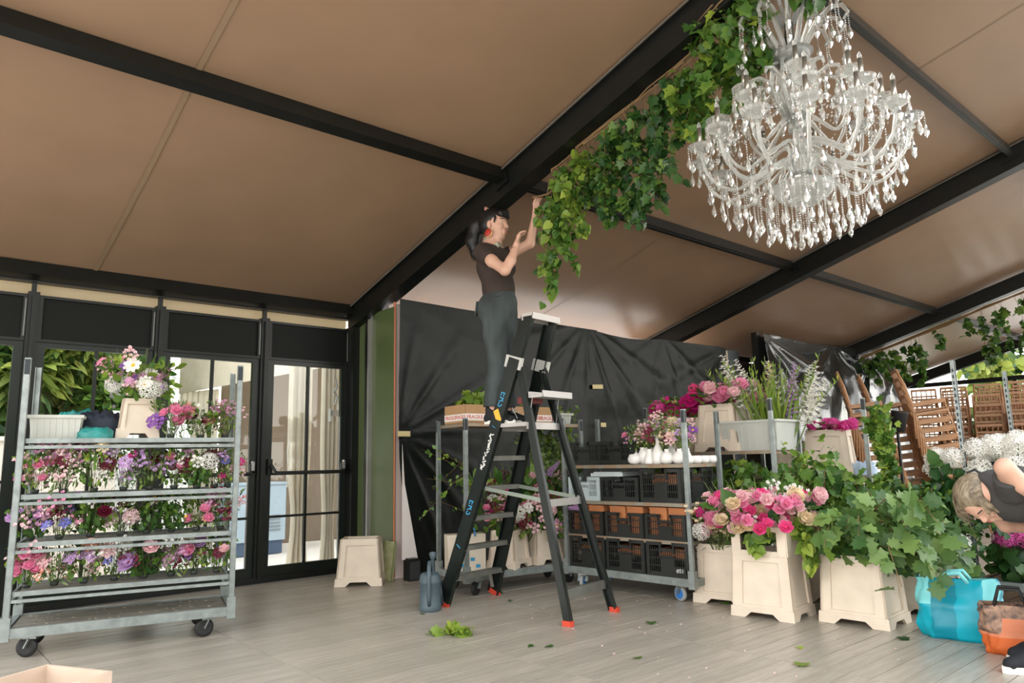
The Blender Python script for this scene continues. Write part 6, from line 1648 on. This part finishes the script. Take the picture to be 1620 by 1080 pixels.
tb = soft_bag('shopping_bag', 'turquoise patchwork shopping bag slumped on the floor below the oak branches', (5.32, 1.8, 0), math.radians(-80), .46, .26, .36,
              (turq, [M('turquoise_film', (0.0, 0.34, 0.45), 0.4), M('pale_turquoise_film', (0.2, 0.62, 0.64), 0.4), M('deep_turquoise_film', (0.0, 0.22, 0.3), 0.4), M('light_print_film', (0.45, 0.7, 0.68), 0.4), M('white_film', (0.7, 0.76, 0.73), 0.4)]), 3.0, .5)
m = MB(); 
for s in (-1, 1): m.tube([(-.08, s * .07, .33), (-.05, s * .06, .39), (.03, s * .07, .4), (.07, s * .07, .34)], .014, 6)
m.build('handle', M('pale_turquoise_film', (0, 0, 0)), tb, True)
ob = soft_bag('tote_bag', 'orange and black floral tote bag on the floor beside the turquoise bag', (5.12, 1.46, 0), math.radians(-75), .3, .22, .27,
              (lambda u, v: 1 if v > .72 or (v > .4 and .5 < u < .72) else (2 if v < .35 else 0), [M('orange_cloth', (0.6, 0.2, 0.1), 0.7), M('black_floral_cloth', (0.02, 0.02, 0.024), 0.7, col2=(0.5, 0.3, 0.2), var=.3, vscale=22), M('deep_orange_cloth', (0.55, 0.11, 0.02), 0.7)]), 6.0, .7)
m = MB()
for s in (-1, 1): m.tube([(-.08, s * .07, .26), (-.05, s * .05, .36), (.05, s * .05, .36), (.08, s * .07, .26)], .01, 6)
m.build('handle', rubber, ob, True)
# fallen leaves and petals
lt = thing('fallen_sprig', 'flattened pale green leafy sprig lying on the boards in front of the ladder', 'leaves', (3.05, 4.22, 0.003))
foliage(lt, [[(-.12, .1, .01), (0, 0, .02), (.1, -.09, .012)], [(0, 0, .01), (.06, .03, .02), (.13, .0, .015)], [(-.02, .02, .01), (.03, -.06, .02), (.06, -.12, .01)]], 'vine', 'lime', .075, 60, 26, .03, 0, stem_m, .003)
for i, (x, y, s, tn, lb) in enumerate(((4.3, 5.2, .07, 'mid', 'green leaf under the ladder near the right front foot'), (4.15, 4.83, .05, 'dark', 'small dark leaf on the boards right of the ladder steps'), (3.26, 3.59, .05, 'mid', 'small green leaf pair in front of the ladder, left piece'), (3.32, 3.48, .06, 'mid', 'small green leaf pair in front of the ladder, right piece'), (4.29, 3.47, .08, 'dark', 'dark leaf on the boards between ladder and rose bucket'),
        (3.99, 2.18, .1, 'lime', 'large pale leaf lying at the front of the boards'), (5.04, 2.07, .1, 'dark', 'dark oak leaf on the floor left of the turquoise bag'), (3.48, 2.92, .06, 'lime', 'pale leaf on the boards in the front centre'), (5.26, 3.5, .09, 'mid', 'green leaf leaning at the foot of the left rose bucket'), (4.37, 2.4, .05, 'lime', 'tiny pale leaf near the front right boards'), (3.3, 4.93, .04, 'dark', 'tiny leaf just in front of the watering can'))):
    o = leaf_obj(None, (x, y, .006), rdir() * Vector((1, 1, 0)) if False else Vector((rnd.uniform(-1, 1), rnd.uniform(-1, 1), .02)), (0, 0, 1), s, 'oak' if 'oak' in lb else 'heart', tn)
    o.name = 'fallen_leaf'; tag(o, lb, 'leaf', None)
pm = MB()
for q in range(70):
    x, y = rnd.uniform(3.2, 5.2), rnd.uniform(1.8, 4.6); a = rnd.uniform(0, 6.28); s = rnd.uniform(.006, .014)
    if y < 2.6 and x > 4.9: continue
    pm.add([(x + s * math.cos(a + b), y + s * .7 * math.sin(a + b), .002 + .003 * (b > 3)) for b in (0, 1.5, 3.1, 4.6)], [(0, 1, 2, 3)])
o = pm.build('fallen_petals', PET['palepink'], None); tag(o, 'scattered pale pink petals over the boards in front of the buckets', 'petals', kind='stuff')
dm = MB()
for q in range(60):
    p = local(T1, rnd.uniform(-.58, .58), rnd.uniform(-.22, .22), .188); a = rnd.uniform(0, 6); s = rnd.uniform(.005, .014)
    dm.add([(p[0] + s * math.cos(a + b), p[1] + s * math.sin(a + b), p[2] + .001) for b in (0, 1.5, 3.1, 4.6)], [(0, 1, 2, 3)])
o = dm.build('plant_debris', PET['cream'], None); tag(o, 'dry petals and soil crumbs on the bottom deck of the tall flower trolley', 'debris', kind='stuff')

# ------------------------------------------------------------------ planting outside
def bush(label, x, y, w, h, tone, tone2, seed, n=2600, size=.16, kind='oval', nb=22, d=.5):
    t = thing('garden_tree', label, 'tree', (x, y, -.1))
    rs = random.Random(seed); m1, m2 = MB(), MB()
    blobs = [(rs.uniform(-.5, .5) * w, rs.uniform(-.5, .5) * d, h * (.12 + .8 * k / nb), rs.uniform(.3, .5) * (w / 1.5) ** .7) for k in range(nb)]
    for k in range(n):
        b = blobs[k % nb]; dd = rdir(); r = b[3] * (rs.random() ** .33)
        p = Vector((b[0], b[1], b[2])) + dd * r
        if p.z < .1: continue
        add_leaf(m2 if rs.random() < (.75 if p.z > h * .55 else .2) else m1, p, (dd + Vector((0, 0, -.5)) + rdir() * .6), rdir(.6), size * rs.uniform(.6, 1.3), kind)  # light from above put into leaf colour: lighter tone gathers on top
    tag(m1.build('crown', LEAF[tone], t, True), kind='stuff'); tag(m2.build('crown', LEAF[tone2], t, True), kind='stuff')
    m = MB()
    for q in range(4): m.tube([(rs.uniform(-.1, .1), rs.uniform(-.1, .1), 0), (rs.uniform(-.2, .2) * w, rs.uniform(-.1, .1), h * .5), (rs.uniform(-.4, .4) * w, rs.uniform(-.1, .1), h * .85)], .03, 5, .012)
    m.build('trunk', twig_m, t)
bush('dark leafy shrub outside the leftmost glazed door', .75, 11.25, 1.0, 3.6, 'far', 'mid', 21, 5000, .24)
bush('feathery tree with lit top coloured yellow green, outside behind the trolley tub', 1.7, 11.2, 1.0, 4.2, 'far', 'yellow', 22, 6000, .3, 'thin')
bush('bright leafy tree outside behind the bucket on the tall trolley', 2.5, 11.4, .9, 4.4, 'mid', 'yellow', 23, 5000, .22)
bush('pale tree beyond the left end of the cream marquee valance', 3.4, 15.5, 1.3, 4.8, 'mid', 'yellow', 24, 2500, .26)
bush('dark hedge shrub outside at the far left edge of the view', -.5, 11.3, .9, 3.6, 'far', 'mid', 25, 5000, .24)
bush('deep green tree row behind the other trees outside the left doors', 1.0, 13.2, 3.2, 5.0, 'far', 'far', 26, 7000, .36, 'oval', 40)
for i, (x, y, lb) in enumerate(((23.5, -4.0, 'nearer'), (24.0, 6.5, 'farther'))): bush('pale garden tree outside the far gable, %s one' % lb, x, y, 2.2, 4.5, 'far', 'yellow', 30 + i, 1800, .3)
for i, x in enumerate((-6.5, -1.5, 3.5, 8.5)): bush('unseen hedge tree added opposite the open side to darken reflections, %s from the left' % ('fourth', 'third', 'second', 'first')[i], x, -13.5, 3.2, 6.2, 'far', 'mid', 40 + i, 5000, .55, 'oval', 40, 1.6)  # unseen trees added to darken what the black sheeting reflects
gw = thing('garden_wall', 'low pale rendered garden wall outside behind the tall flower trolley', 'wall', (.1, 9.9, -.1))
m = MB(); m.box((0, 0, .8), (4.2, .14, 1.6)); m.build('render', M('pale_peach_render', (0.72, 0.62, 0.54), 0.85, var=.06), gw)
m = MB(); m.box((0, 0, 1.62), (4.24, .2, .05)); m.build('coping', M('pale_stone', (0.66, 0.62, 0.57), 0.8), gw)
fp = thing('fence_panel', 'white slatted fence panel outside between the trees and the cream marquee', 'fence', (2.72, 10.4, -.1))
for k in range(11): m = MB(); m.box((-.45 + .09 * k, 0, 1.0), (.084, .02, 2.0)); m.build('slat', M('white_fence_paint', (0.75, 0.74, 0.7), 0.6), fp)
m = MB(); m.box((0, .03, .5), (1.0, .03, .06)); m.box((0, .03, 1.5), (1.0, .03, .06)); m.build('rail', M('white_fence_paint', (0, 0, 0)), fp)
print('script seconds', round(time.time() - T0, 1), 'objects', len(bpy.data.objects))

for _o in bpy.data.objects:
    if _o.parent is None and 'label' in _o and not 4 <= len(_o['label'].split()) <= 16: print('LONGLABEL', len(_o['label'].split()), _o['label'])
